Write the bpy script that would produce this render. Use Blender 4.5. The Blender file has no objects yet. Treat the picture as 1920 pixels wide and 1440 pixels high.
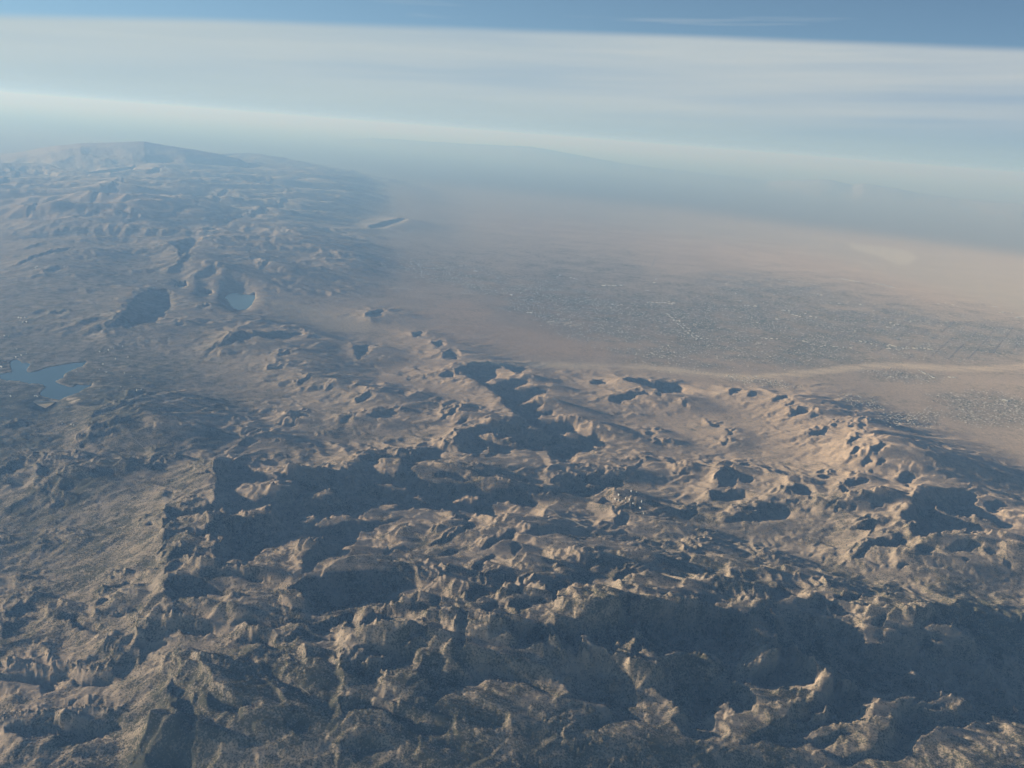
import bpy, math, random
import numpy as np
from mathutils import Matrix, Vector

# ---------------------------------------------------------------- scene constants (1 Blender unit = 100 m; the relief is worked out in km)
U = 10.0                    # Blender units per km
CAM_Z = 9.5                 # km above the desert plain
PITCH, ROLL, FPX = math.radians(16.35), math.radians(4.5), 1598.0
SUN_ELEV, SUN_AZ = math.radians(11.0), math.radians(-5.0)   # SUN_AZ: heading of the light on the ground, 0 = +x

scene = bpy.context.scene
# ---------------------------------------------------------------- camera
_f = np.array([0.0, math.cos(PITCH), -math.sin(PITCH)])
_u0 = np.array([0.0, math.sin(PITCH), math.cos(PITCH)])
_r0 = np.array([1.0, 0.0, 0.0])
_r = math.cos(ROLL) * _r0 + math.sin(ROLL) * _u0
_u = -math.sin(ROLL) * _r0 + math.cos(ROLL) * _u0
cam_data = bpy.data.cameras.new('camera')
cam = bpy.data.objects.new('camera', cam_data)
scene.collection.objects.link(cam)
scene.camera = cam
M = Matrix.Identity(4)
for k in range(3):
    M[k][0], M[k][1], M[k][2] = _r[k], _u[k], -_f[k]
M[2][3] = CAM_Z * U
cam.matrix_world = M
cam_data.sensor_width = 36.0
cam_data.lens = FPX / 1920.0 * 36.0
cam_data.clip_start = 0.5
cam_data.clip_end = 60000.0

# ---------------------------------------------------------------- daylight
world = bpy.data.worlds.new('World')
scene.world = world
world.use_nodes = True
wt = world.node_tree
wt.nodes.clear()
def N(t, kind, **kw):
    n = t.nodes.new(kind)
    for k, v in kw.items():
        setattr(n, k, v)
    return n
def mth(t, op, a, b=None, c=None, clamp=False):
    n = t.nodes.new('ShaderNodeMath'); n.operation = op; n.use_clamp = clamp
    for i, v in enumerate((a, b, c)):
        if v is None: continue
        if isinstance(v, (int, float)): n.inputs[i].default_value = v
        else: t.links.new(v, n.inputs[i])
    return n.outputs[0]
def maprange(t, v, a, b, c, d, smooth=False):
    n = t.nodes.new('ShaderNodeMapRange'); n.clamp = True
    n.interpolation_type = 'SMOOTHSTEP' if smooth else 'LINEAR'
    t.links.new(v, n.inputs[0])
    for i, x in enumerate((a, b, c, d)):
        if isinstance(x, (int, float)): n.inputs[i + 1].default_value = x
        else: t.links.new(x, n.inputs[i + 1])
    return n.outputs[0]
def mixc(t, f, a, b, blend='MIX'):
    n = t.nodes.new('ShaderNodeMix'); n.data_type = 'RGBA'; n.blend_type = blend
    if isinstance(f, (int, float)): n.inputs[0].default_value = f
    else: t.links.new(f, n.inputs[0])
    for i, v in ((6, a), (7, b)):
        if isinstance(v, (tuple, list)): n.inputs[i].default_value = (*v[:3], 1.0)
        else: t.links.new(v, n.inputs[i])
    return n.outputs[2]
SKY_STRENGTH = 0.05
sky = N(wt, 'ShaderNodeTexSky', sky_type='NISHITA', sun_disc=False)
sky.sun_elevation = SUN_ELEV
# the light travels along heading SUN_AZ, so the sun stands at heading SUN_AZ + 180 deg; Nishita's rotation is clockwise from +y
sky.sun_rotation = math.radians(90) - (SUN_AZ + math.pi)
sky.altitude = 4000.0
sky.air_density, sky.dust_density, sky.ozone_density = 1.0, 0.3, 2.0
geo = N(wt, 'ShaderNodeNewGeometry')
tc = N(wt, 'ShaderNodeTexCoord')
sep = N(wt, 'ShaderNodeSeparateXYZ'); wt.links.new(tc.outputs['Generated'], sep.inputs[0])
dx, dy, dz = sep.outputs[0], sep.outputs[1], sep.outputs[2]
elev = mth(wt, 'MULTIPLY', mth(wt, 'ARCSINE', dz), 57.29578)
# thin high cloud sheet: it ends a few degrees above the horizon, higher on the side away from the sun
def streak(scale, zs, detail, off):
    # long flat streaks: the direction is stretched vertically so that noise varies fast with elevation, slowly with heading
    comb = N(wt, 'ShaderNodeCombineXYZ')
    wt.links.new(mth(wt, 'ADD', dx, off), comb.inputs[0]); wt.links.new(dy, comb.inputs[1])
    tilt = mth(wt, 'MULTIPLY_ADD', dx, -0.045, dz)
    wt.links.new(mth(wt, 'MULTIPLY', tilt, zs), comb.inputs[2])
    n = N(wt, 'ShaderNodeTexNoise'); n.inputs['Scale'].default_value = scale
    n.inputs['Detail'].default_value = detail; n.inputs['Roughness'].default_value = 0.5
    wt.links.new(comb.outputs[0], n.inputs['Vector'])
    return n.outputs[0]
n1, n2, n3 = streak(1.3, 14.0, 2, 0.0), streak(1.7, 15.0, 3, 3.7), streak(3.2, 22.0, 4, 7.1)
edge = mth(wt, 'ADD', mth(wt, 'MULTIPLY_ADD', mth(wt, 'MULTIPLY_ADD', dx, -3.98, 2.33), dx, 6.36), mth(wt, 'MULTIPLY_ADD', n1, 0.5, -0.25))
cover = maprange(wt, mth(wt, 'SUBTRACT', edge, elev), -0.12, 0.45, 0.0, 0.95, True)
inner = maprange(wt, mth(wt, 'SUBTRACT', edge, elev), 0.5, 4.5, 1.0, 0.86, True)
tex = mth(wt, 'ADD', mth(wt, 'MULTIPLY', maprange(wt, n2, 0.38, 0.62, 0.0, 1.0), 0.7), mth(wt, 'MULTIPLY', maprange(wt, n3, 0.36, 0.64, 0.0, 1.0), 0.3))
cloud_col = mixc(wt, tex, (0.190, 0.262, 0.350), (0.350, 0.372, 0.380))
# towards the horizon the sheet sinks into blue distance
# brighter and yellower towards the sun
tosun = maprange(wt, dx, 0.75, -0.9, 0.0, 1.0)
cloud_col = mixc(wt, mth(wt, 'MULTIPLY', tosun, 0.8), cloud_col, (0.375, 0.430, 0.415))
cloud_col = mixc(wt, maprange(wt, elev, 3.0, 0.0, 0.0, 0.9, True), cloud_col, mixc(wt, tosun, (0.215, 0.295, 0.330), (0.330, 0.385, 0.380)))
wisp = mth(wt, 'MULTIPLY', maprange(wt, n3, 0.62, 0.74, 0.0, 0.45), maprange(wt, mth(wt, 'SUBTRACT', elev, edge), 0.0, 2.2, 1.0, 0.0))
veil = mth(wt, 'MULTIPLY', maprange(wt, elev, 3.0, 28.0, 1.0, 0.0, True), mth(wt, 'MULTIPLY_ADD', tosun, 0.55, 0.08))
skyc = mixc(wt, veil, mixc(wt, 1.0, sky.outputs[0], (SKY_STRENGTH,) * 3, 'MULTIPLY'), (0.24, 0.42, 0.58))
bg1 = N(wt, 'ShaderNodeBackground'); bg2 = N(wt, 'ShaderNodeBackground')
wt.links.new(skyc, bg1.inputs[0]); bg1.inputs[1].default_value = 1.0
wt.links.new(cloud_col, bg2.inputs[0]); bg2.inputs[1].default_value = 1.0
mixs = N(wt, 'ShaderNodeMixShader')
wt.links.new(mth(wt, 'MAXIMUM', mth(wt, 'MULTIPLY', cover, inner), wisp), mixs.inputs[0])
wt.links.new(bg1.outputs[0], mixs.inputs[1]); wt.links.new(bg2.outputs[0], mixs.inputs[2])
wo = N(wt, 'ShaderNodeOutputWorld'); wt.links.new(mixs.outputs[0], wo.inputs[0])

sun_data = bpy.data.lights.new('sun', 'SUN')
sun_data.energy = 4.5
sun_data.angle = math.radians(0.5)
sun_data.color = (1.0, 0.97, 0.92)
sun = bpy.data.objects.new('sun', sun_data)
scene.collection.objects.link(sun)
L = Vector((math.cos(SUN_AZ) * math.cos(SUN_ELEV), math.sin(SUN_AZ) * math.cos(SUN_ELEV), -math.sin(SUN_ELEV)))
sun.rotation_euler = L.to_track_quat('-Z', 'Y').to_euler()

scene.view_settings.view_transform = 'Standard'
scene.view_settings.look = 'None'
scene.view_settings.gamma = 1.0
scene.view_settings.use_curve_mapping = False
scene.view_settings.exposure = 0.6
scene.render.engine = 'CYCLES'
scene.cycles.use_denoising = True
scene.cycles.max_bounces = 3
scene.cycles.diffuse_bounces = 0
scene.cycles.volume_bounces = 0
HAZE_DENSITY = 0.00110      # per Blender unit, blue; green and red scatter less
HAZE_ABSORB = (0.90, 1.0, 1.0)
HAZE_COLOR = (0.29, 0.54, 0.96)

TILES = {'A': (0, 600), 'B': (640, 600), 'C': (1280, 600), 'D': (0, 960), 'E': (640, 960), 'F': (1280, 960), 'G': (0, 200), 'H': (640, 200)}
# outlines of the valleys that lie in shade (1) and of the sunlit hilltops standing up out of them (0), read off
# the photograph on 3x enlarged tiles; the terrain solver finds a relief whose real shadows fill them
SHADE = '''
A 1 1190,835 1240,812 1290,798 1350,815 1420,830 1450,855 1430,885 1500,890 1600,888 1540,855 1560,848 1690,862 1770,862 1810,845 1900,855 1930,845 1970,825 2015,805 2020,765 2090,758 2170,765 2260,770 2330,775 2335,740 2380,715 2460,712 2540,735 2590,730 2595,705 2560,680 2560,650 2600,625 2670,600 2770,585 2800,600 2850,617 2870,590 2920,580 2885,555 2925,545 2880,510 2825,465 2825,435 2720,370 2560,285 2600,262 2660,238 2750,240 2850,255 2960,268 2940,300 2900,305 2840,262 2790,275 2810,300 2780,330 2740,360 2760,375 2850,340 2950,330 2980,345 2920,375 2850,400 2980,390 3090,390 3070,410 3010,430 2880,495 2980,475 3100,455 3020,490 3010,520 3110,510 3100,530 3040,545 3005,575 3100,570 3140,580 3210,590 3250,630 3340,650 3420,690 3390,720 3320,735 3250,745 3210,790 3160,800 3115,785 3100,735 3050,740 3000,745 2930,725 2870,745 2820,760 2770,775 2700,770 2660,760 2610,740 2520,745 2480,770 2440,790 2360,800 2320,820 2310,850 2350,910 2420,920 2520,935 2640,940 2710,975 2800,975 2890,970 2920,985 3000,1000 3030,1040 2980,1050 2920,1030 2820,1030 2770,1060 2810,1110 2700,1110 2560,1100 2500,1065 2420,1050 2350,1070 2290,1110 2190,1140 2020,1200 1990,1260 1920,1300 1850,1340 1780,1390 1690,1440 1700,1360 1725,1300 1790,1270 1805,1235 1760,1212 1700,1222 1600,1240 1500,1300 1430,1350 1380,1375 1300,1365 1240,1375 1220,1340 1200,1290 1265,1235 1200,1245 1180,1200 1170,1160 1230,1120 1180,1090 1100,1090 940,1120 930,1075 960,1050 1060,1048 1150,1040 1228,1015 1215,950 1218,900 1225,855
A 0 1320,968 1380,945 1450,920 1560,905 1650,908 1640,930 1590,950 1650,960 1660,975 1600,985 1520,985 1450,1010 1390,990
A 0 1680,1035 1730,1010 1760,975 1830,955 1865,965 1860,985 1830,1020 1860,1055 1800,1040 1740,1025
A 0 1290,1090 1400,1070 1530,1052 1535,1075 1480,1110 1400,1120 1420,1135 1390,1145 1330,1110 1270,1130
A 0 930,1160 1060,1110 1160,1095 1260,1065 1290,1080 1220,1120 1160,1160 1050,1180
A 0 1665,1158 1740,1105 1775,1110 1770,1130 1730,1155
A 0 1745,1170 1850,1110 1960,1095 2060,1100 2000,1130 1920,1150 1800,1175
A 0 1320,1330 1350,1310 1385,1302 1360,1325
B 0 100,1110 160,1075 270,1035 330,1030 310,1055 240,1090 180,1130 90,1145
B 0 180,1115 270,1085 400,1060 430,1080 350,1110 230,1135
B 0 20,890 55,885 60,920 20,922
B 0 130,930 230,915 360,940 370,975 300,975 180,945
B 0 390,1020 430,1000 510,1030 490,1040
B 0 780,660 840,630 900,655 970,660 965,680 850,685 800,680
B 0 1025,620 1065,602 1130,620 1120,645 1060,632
B 0 1150,650 1190,632 1170,655
B 0 1225,630 1335,640 1330,680 1290,680 1240,650
B 0 880,700 990,700 1000,715 900,715
B 0 770,740 830,720 860,745 800,765
B 0 170,820 230,785 340,780 350,800 330,830 345,870 250,860 200,830
B 0 610,1040 640,1005 720,990 790,1000 760,1030 680,1030 650,1045
B 0 780,1035 850,1015 870,1020 800,1040
D 1 920,100 960,95 1040,105 1170,100 1180,120 1060,125 990,140 930,170 915,140
D 1 930,255 950,215 1040,195 1110,210 1200,235 1180,250 1080,255 1010,270 950,285 880,300
D 1 900,330 960,295 1000,290 1040,315 1000,320 950,345 920,350
D 1 1100,360 1120,325 1180,310 1300,325 1400,340 1500,375 1530,385 1450,385 1330,365 1240,360 1200,380 1140,380
D 1 930,400 960,365 1020,370 1150,415 1270,455 1400,490 1400,500 1290,470 1200,455 1120,455 1060,475 1000,500 960,530 935,480
D 1 1640,410 1700,390 1800,378 1920,365 2120,372 2260,385 2350,415 2280,445 2200,478 2260,510 2160,530 2060,532 1980,545 1920,550 1850,570 1760,568 1730,545 1750,500 1720,470
D 1 950,545 1000,530 1050,555 1030,570 960,570
D 1 1310,610 1400,605 1600,620 1740,635 1850,620 1920,605 1920,640 1840,665 1740,660 1600,640 1450,625 1330,640
D 1 760,720 800,680 850,660 930,640 960,615 1060,605 1100,620 1110,650 1180,660 1200,690 1150,700 1090,680 1060,680 1030,650 960,690 980,710 900,735 970,760 880,790 820,820 780,850 765,780
D 1 1300,720 1400,720 1550,745 1620,780 1560,770 1440,755 1330,745
D 1 1560,710 1650,690 1760,680 1860,690 1920,680 1920,700 1820,705 1740,720 1640,740
D 1 640,860 660,820 700,812 740,835 740,870 690,910 640,900
D 1 930,990 960,950 1040,965 1060,990 1000,1030 960,1020
D 1 970,1080 1000,1075 1060,1090 1090,1120 1080,1180 1090,1230 1070,1290 1080,1340 1060,1440 840,1440 860,1380 900,1310 960,1250 980,1180 990,1130
D 1 0,1215 120,1205 250,1200 370,1190 480,1178 570,1190 640,1220 680,1240 600,1260 500,1270 420,1280 350,1310 290,1330 310,1290 330,1250 250,1270 120,1270 0,1280
D 1 0,915 100,925 200,910 270,900 360,925 450,950 540,940 560,925 640,900 640,930 600,960 560,980 480,960 400,950 330,960 290,975 300,1010 250,1030 200,1020 210,980 0,960
D 1 0,640 60,660 130,650 170,640 110,690 40,720 0,725
D 1 15,560 60,520 110,500 160,515 210,540 150,570 90,590 40,590
D 1 285,585 380,600 500,640 570,655 560,670 440,650 330,625
D 1 590,420 640,380 700,375 740,395 720,400 640,405 620,425
D 1 740,395 820,395 890,415 820,415
D 1 550,520 590,485 620,490 600,520 560,535
D 1 640,572 650,562 720,555 780,558 790,575 700,578
D 1 0,130 20,170 90,180 60,195 0,185
D 1 1370,830 1420,835 1420,860 1380,870
D 1 1430,870 1500,860 1560,900 1620,940 1720,1000 1640,980 1560,930 1480,900
D 1 1170,1050 1260,1080 1380,1080 1460,1070 1480,1090 1380,1110 1250,1120 1180,1110 1160,1080
D 1 1600,1130 1680,1100 1750,1110 1800,1150 1720,1200 1660,1180
D 1 1340,1320 1440,1310 1480,1350 1380,1360
D 1 210,160 260,145 400,155 480,145 470,155 300,165
A 1 0,820 60,795 130,805 170,820 120,840 60,865 30,890 0,880
A 1 180,820 200,800 270,825 330,830 420,795 450,785 480,800 440,820 380,830 300,840 250,850 330,870 430,875 540,880 520,890 400,890 330,880 220,880 210,850
A 1 530,850 560,840 640,855 660,865 600,880 560,890 530,875
A 1 830,840 880,820 950,815 965,825 900,845
A 1 700,825 750,820 780,835 720,845
A 1 1090,855 1180,845 1215,855 1180,870 1110,870
A 1 505,610 560,590 650,575 720,550 790,520 800,530 740,560 830,545 760,575 680,590 600,600 530,612
A 1 525,665 560,640 650,610 690,615 640,640 580,660
A 1 500,560 540,520 620,490 730,460 820,440 740,470 640,500 550,530
A 1 40,600 80,585 190,600 100,607
A 1 430,700 470,690 490,700 460,710
A 1 1350,715 1370,680 1400,670 1470,675 1420,700 1390,715
A 1 1600,550 1620,535 1720,525 1740,540 1660,555
A 1 1600,600 1620,580 1700,580 1660,595
A 1 1195,165 1290,110 1320,70 1380,60 1500,72 1600,65 1720,75 1650,95 1600,110 1530,110 1450,90 1380,115 1290,140
A 1 1735,88 1830,95 1790,110 1740,100
A 1 1580,185 1640,172 1620,195 1570,210
A 1 1490,280 1530,268 1600,262 1590,275 1520,285
A 1 1820,400 1850,370 1890,350 1860,390
A 1 1680,350 1760,310 1720,350 1680,370
A 1 200,970 240,960 290,975 250,995
A 1 0,905 60,910 140,925 60,935
A 1 280,1030 380,1020 370,1040 300,1045
A 1 330,940 400,920 430,935 370,950
A 1 780,1165 840,1150 860,1160 820,1172
A 1 910,1000 960,970 1000,975 960,990
G 1 600,1240 660,1200 720,1130 780,1050 850,1030 940,1035 970,1110 930,1160 880,1210 800,1215 740,1245
G 1 905,765 1000,770 1060,765 1110,770 1085,810 1040,840 1005,855 1015,810 990,795
G 1 1000,880 1040,850 1080,840 1050,880 1010,905
G 1 1085,960 1120,940 1180,900 1215,893 1230,920 1190,950 1120,970
G 1 1265,650 1300,630 1400,610 1480,580 1580,545 1610,520 1670,520 1600,550 1500,590 1400,620 1330,640 1280,665
G 1 1205,540 1215,505 1260,485 1295,485 1260,510
G 1 1140,690 1180,680 1240,680 1180,700
G 1 500,550 540,500 600,465 660,440 720,415 660,460 600,500 540,530
G 1 130,620 160,590 220,555 250,545 210,580 160,605
G 1 370,645 430,615 520,590 590,575 500,610 420,635
G 1 690,640 740,620 810,610 760,630 700,648
G 1 820,380 880,360 940,340 900,370 840,385
G 1 0,440 60,410 110,370 130,375 70,420 20,450
G 1 590,515 640,495 670,490 620,520
G 1 60,905 110,880 190,840 300,815 480,795 380,815 270,835 190,855 120,890
G 1 240,930 300,910 390,900 300,935
G 1 1680,370 1710,350 1740,330 1730,360 1690,385
G 1 930,600 1060,570 1080,578 1000,595
G 1 1100,545 1135,530 1120,555
G 1 240,1165 300,1155 380,1145 330,1165
G 1 1455,930 1490,890 1530,880 1490,915
G 1 975,1220 1040,1225 1010,1240
G 1 1120,1120 1190,1120 1150,1133
G 1 1390,470 1480,430 1560,400 1500,440
H 1 400,1270 450,1265 455,1290 420,1295
H 1 505,1325 570,1315 580,1340 540,1350
H 1 600,1370 650,1385 660,1400 640,1420 560,1420
H 1 130,1180 180,1150 260,1140 200,1185
H 1 160,675 240,655 330,630 375,625 330,650 240,680 170,690
B 1 75,140 170,140 130,200 100,235 80,190
B 1 560,310 590,290 640,290 630,320 580,325
B 1 130,540 200,520 290,518 330,530 280,550 180,550
B 1 0,560 40,540 70,545 40,575 0,580
B 1 90,460 120,430 180,400 160,440 100,475
B 1 560,555 590,520 660,495 640,530 590,555
B 1 640,580 660,560 720,555 680,585
B 1 430,325 500,318 480,330
B 1 320,335 420,328 400,338
B 1 1410,345 1480,340 1490,355 1430,365 1405,355
B 1 1570,330 1640,325 1780,345 1920,370 1920,400 1880,410 1820,420 1740,380 1640,350
B 1 1510,440 1560,420 1640,410 1700,400 1740,415 1660,430 1600,460 1560,470 1530,460
B 1 1740,405 1830,430 1790,430
B 1 1160,900 1250,885 1420,885 1480,905 1620,915 1590,935 1500,945 1420,975 1400,995 1330,985 1250,980 1090,975 1010,975 1100,950 1230,955 1260,930
B 0 1350,950 1400,920 1465,920 1420,950
B 1 530,870 560,855 640,870 700,885 780,900 680,905 600,890
B 1 505,1280 560,1230 640,1200 700,1150 760,1135 750,1170 690,1210 620,1240 560,1270
B 1 780,1290 820,1250 900,1210 930,1185 1000,1185 980,1220 900,1250 830,1290
B 1 1000,1210 1080,1190 1230,1200 1100,1215
B 1 255,1290 310,1270 380,1255 410,1290 330,1290 290,1310 262,1340
B 1 960,1340 970,1280 1020,1265 1030,1290 990,1320
B 1 560,1330 600,1300 650,1290 620,1320 590,1330
B 1 700,1400 760,1350 850,1325 860,1345 780,1390
B 1 1520,1120 1560,1105 1640,1110 1600,1150 1560,1170 1540,1140
B 1 1440,1300 1520,1295 1540,1305 1470,1315
B 1 1320,1240 1380,1230 1350,1255
B 1 1580,1190 1640,1200 1600,1210
B 1 1430,1030 1480,1005 1540,1030 1470,1040
B 1 1700,630 1780,640 1740,655
B 1 1740,700 1860,700 1800,720
B 1 1660,830 1690,800 1710,805 1680,840
B 1 1850,850 1910,860 1880,870
C 1 0,465 30,455 10,490
C 1 270,410 300,390 335,385 310,415 280,430
C 1 375,435 390,400 420,405 405,440
C 1 510,460 550,430 610,428 570,450 520,462
C 1 580,480 620,460 630,470 600,490
C 1 605,540 620,510 660,500 715,505 680,520 640,535 620,545
C 1 720,550 740,525 790,525 760,545 730,555
C 1 150,580 215,590 200,615 170,600
C 1 250,650 265,625 290,622 275,650
C 1 840,600 850,585 880,590 860,605
C 1 935,610 945,580 975,590 950,615
C 1 985,590 1040,590 1030,610 1000,605
C 1 720,640 760,620 830,600 800,640 760,655 730,650
C 1 940,690 960,655 1020,650 980,680 950,705
C 1 1060,740 1070,715 1110,690 1150,690 1110,730 1090,760
C 1 920,760 940,730 1000,705 1030,725 970,755
C 1 1095,820 1100,780 1140,790 1130,820
C 1 1020,830 1020,770 1050,770 1060,800 1040,830
C 1 210,695 240,685 265,705 240,715
C 1 0,850 45,855 45,880 0,880
C 1 200,850 260,825 330,850 390,870 400,900 360,930 330,905 260,935 190,935 230,880
C 1 745,870 840,870 840,890 800,895
C 1 940,900 970,890 1040,905 1030,920 990,930 960,950 940,925
C 1 1060,850 1100,855 1080,870
C 1 600,930 670,925 710,960 740,970 720,1000 680,1000 640,970 620,960
C 1 160,990 200,965 280,975 370,1000 320,1005 250,1020 180,1015
C 1 310,1035 400,1040 500,1045 580,1060 610,1085 580,1110 540,1125 470,1135 400,1130 330,1140 260,1140 240,1125 290,1100 370,1095 440,1080 350,1065
C 1 490,1010 530,1000 560,1015 510,1022
C 1 860,1090 880,1060 930,1045 980,1050 990,1070 920,1080
C 1 790,1050 860,1010 890,1020 870,1040 830,1055
C 1 680,1070 720,1060 730,1075
C 1 580,1000 620,1010 680,1020 600,1030
C 1 1040,1050 1060,1025 1120,1015 1110,1040 1060,1060
C 1 880,945 920,940 950,965 930,985 900,970
C 1 0,1090 60,1070 90,1100 40,1120 0,1115
C 1 1150,1095 1230,1105 1200,1115
C 1 1230,870 1280,865 1310,890 1270,940 1240,920
C 1 1285,1010 1310,985 1400,970 1480,960 1560,965 1640,980 1650,1000 1640,1040 1680,1060 1740,1090 1790,1130 1850,1140 1860,1160 1790,1170 1760,1140 1680,1110 1640,1080 1560,1085 1480,1060 1420,1060 1420,1080 1500,1110 1560,1130 1600,1150 1660,1160 1700,1190 1620,1190 1560,1175 1500,1180 1450,1200 1380,1200 1300,1200 1290,1170 1330,1150 1280,1130 1250,1110 1230,1080 1290,1065 1320,1050 1300,1035
C 1 1440,1060 1520,1060 1600,1070 1660,1085 1640,1110 1560,1110
C 1 1030,1290 1040,1245 1110,1225 1200,1230 1280,1240 1270,1265 1200,1275 1120,1290 1060,1300 1020,1330 990,1350 940,1360 990,1310
C 1 950,1170 1040,1150 1090,1155 1080,1180 1040,1190
C 1 1160,1205 1250,1210 1300,1225 1230,1230
C 1 1310,1300 1350,1270 1420,1275 1400,1305 1330,1320
C 1 1470,1280 1550,1250 1640,1250 1680,1280 1600,1300 1520,1300
C 1 1700,1300 1750,1280 1790,1310 1750,1320
C 1 1790,1350 1830,1330 1860,1370 1850,1395 1820,1370
C 1 1600,1340 1660,1360 1620,1370
C 1 1180,1385 1250,1370 1300,1390 1220,1400
C 1 1420,1210 1500,1215 1450,1225
C 1 1700,1050 1750,1030 1820,1040 1790,1070 1730,1075
C 1 0,1330 30,1320 60,1350 20,1370 0,1375
C 1 40,1290 90,1285 140,1310 90,1320 60,1310
C 1 430,1370 470,1370 500,1400 450,1400
E 1 0,600 130,620 200,590 300,570 350,575 290,600 210,620 150,635 60,630 0,625
E 1 430,605 470,580 530,575 560,600 500,600 460,615
E 1 510,485 560,475 585,490 560,525 530,510
E 1 690,480 730,435 800,430 830,445 780,465 720,490
E 1 960,455 990,430 1040,432 1045,460 1000,475
E 1 765,545 780,515 850,505 910,510 900,530 850,550 800,575
E 1 975,520 1050,505 1130,500 1150,510 1080,530 1020,540 1000,560
E 1 380,515 480,525 520,540 440,535
E 1 380,475 450,475 440,495
E 1 1160,400 1250,402 1330,405 1290,430 1230,450 1210,475 1180,480 1165,440
E 1 1300,350 1350,345 1380,360 1440,330 1500,375 1420,400 1360,420 1310,385
E 1 1560,340 1640,335 1690,350 1620,360 1590,390 1540,395
E 1 1180,365 1240,360 1290,372 1220,380
E 1 1580,430 1640,425 1600,440
E 1 0,860 60,800 100,765 230,745 260,700 320,688 420,692 505,705 490,725 440,728 500,760 440,790 410,835 330,860 250,880 180,920 90,960 0,990 0,940 60,920
E 0 20,850 90,800 160,780 150,800 80,830
E 0 90,870 160,820 290,808 260,830 180,850 120,875
E 0 320,765 370,735 430,730 400,760 350,770
E 0 0,900 100,905 140,910 60,960 0,1000
E 1 440,930 460,870 500,820 560,815 620,850 560,855 630,870 600,900 580,925 640,930 735,935 740,915 700,880 650,820 630,790 700,800 780,825 860,850 960,895 1060,935 1180,980 1220,1000 1300,990 1240,940 1200,930 1180,880 1160,840 1150,800 1200,800 1280,820 1310,830 1400,870 1460,870 1560,920 1640,960 1670,1020 1660,1050 1630,1070 1690,1130 1660,1150 1620,1160 1530,1220 1450,1240 1340,1215 1400,1180 1480,1150 1530,1100 1500,1070 1440,1070 1380,1060 1300,1020 1240,1000 1200,985 1130,985 1080,960 1000,935 900,935 820,950 750,970 690,985 640,1000 560,1060 520,1075 430,1050 380,1050 400,1010 480,960 400,970 330,990 360,960 420,945
E 1 650,580 700,585 710,625 700,690 720,760 680,800 650,790 640,700 655,640
E 1 850,640 880,630 910,650 940,690 900,720 860,700
E 1 920,640 960,640 1050,665 1150,690 1210,700 1160,720 1160,740 1170,780 1080,790 1040,800 960,800 940,770 980,740 970,700 930,660
F 1 -790,660 -700,635 -580,620 -470,605 -370,600 -360,540 -330,495 -270,490 -230,520 -300,570 -200,590 -80,590 0,570 100,565 200,590 320,560 400,545 520,540 600,560 700,590 830,605 940,645 1000,660 1060,680 1150,700 1240,740 1300,775 1330,775 1250,710 1200,660 1290,680 1340,700 1310,640 1300,600 1360,560 1480,575 1540,560 1700,590 1920,640 2600,760 2600,1300 1920,1180 1840,1165 1740,1130 1720,1180 1640,1180 1500,1200 1450,1205 1420,1260 1340,1310 1320,1370 1200,1385 1050,1380 900,1400 800,1370 700,1300 600,1330 480,1330 400,1310 370,1290 300,1260 200,1260 80,1300 0,1260 -60,1200 -120,1100 -180,1040 -240,1010 -300,960 -380,920 -460,870 -520,870 -620,830 -720,800 -770,790 -760,740 -700,720 -720,690
F 0 0,800 30,780 90,775 160,820 200,850 120,835 40,830
F 0 270,880 330,845 430,800 480,778 530,800 510,840 460,870 440,895 380,880 330,885
F 0 360,715 400,680 440,672 500,690 510,735 460,740 430,750 390,735
F 0 625,790 650,780 690,820 780,860 840,890 845,940 820,980 780,1020 720,1060 690,1080 690,1040 620,1000 680,990 740,980 780,920 710,880 700,850 650,825
F 0 360,1010 440,995 540,1000 640,1005 690,1040 690,1075 640,1100 590,1160 560,1210 500,1230 420,1240 350,1260 260,1260 200,1240 60,1240 50,1220 150,1210 200,1130 250,1120 300,1140 380,1120 430,1090 400,1040
F 0 690,670 740,700 800,740 815,755 760,745 740,705
F 0 990,740 1020,700 920,695 960,680 1020,655 1100,700 1170,740 1120,760 1090,780 1020,790 980,770
F 0 1245,940 1300,895 1350,930 1380,975 1330,975 1270,950
F 0 1060,1060 1130,1050 1250,1035 1340,1060 1290,1080 1220,1100 1200,1150 1150,1200 1130,1240 1080,1250 1080,1310 1020,1355 900,1355 780,1330 700,1330 860,1290 980,1260 900,1245 800,1260 700,1280 640,1275 780,1230 900,1190 1010,1170 1050,1120 1090,1100
F 0 1280,1130 1340,1100 1440,1060 1480,1050 1560,1040 1600,1080 1560,1110 1480,1130 1440,1175 1360,1170 1420,1130 1460,1090 1400,1110 1320,1130
F 0 1770,860 1830,845 1890,880 1830,880
F 0 1590,900 1650,893 1720,890 1725,908 1640,910
F 0 900,960 930,985 980,1000 960,1020 920,1010
F 0 510,580 550,600 550,635 520,635 500,600
F 0 315,570 360,560 400,610 420,645 380,640 340,610
F 0 190,585 290,590 295,625 240,610
F 0 640,630 680,625 690,650 650,645
F 0 1340,660 1440,650 1520,640 1560,680 1640,720 1650,770 1580,745 1490,720 1400,705
F 0 1400,730 1440,725 1500,750 1480,785 1430,775
F 0 80,885 140,865 190,885 160,905 100,905
F 0 1730,1045 1780,1005 1830,1020 1790,1060
F 0 720,1150 780,1130 835,1130 800,1170 740,1165
F 0 280,975 330,965 355,1000 320,1015
E 0 1360,680 1400,685 1420,740 1480,770 1510,800 1500,820 1400,800 1360,740
E 0 1520,750 1550,705 1570,720 1550,760
E 0 1560,765 1620,720 1690,715 1640,780 1580,780
E 0 1680,800 1740,765 1780,790 1860,770 1920,785 1920,805 1800,800 1700,810
E 0 1480,820 1600,790 1680,820 1790,850 1790,940 1700,970 1640,950 1570,900 1500,860
E 0 1250,900 1275,890 1270,920
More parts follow.
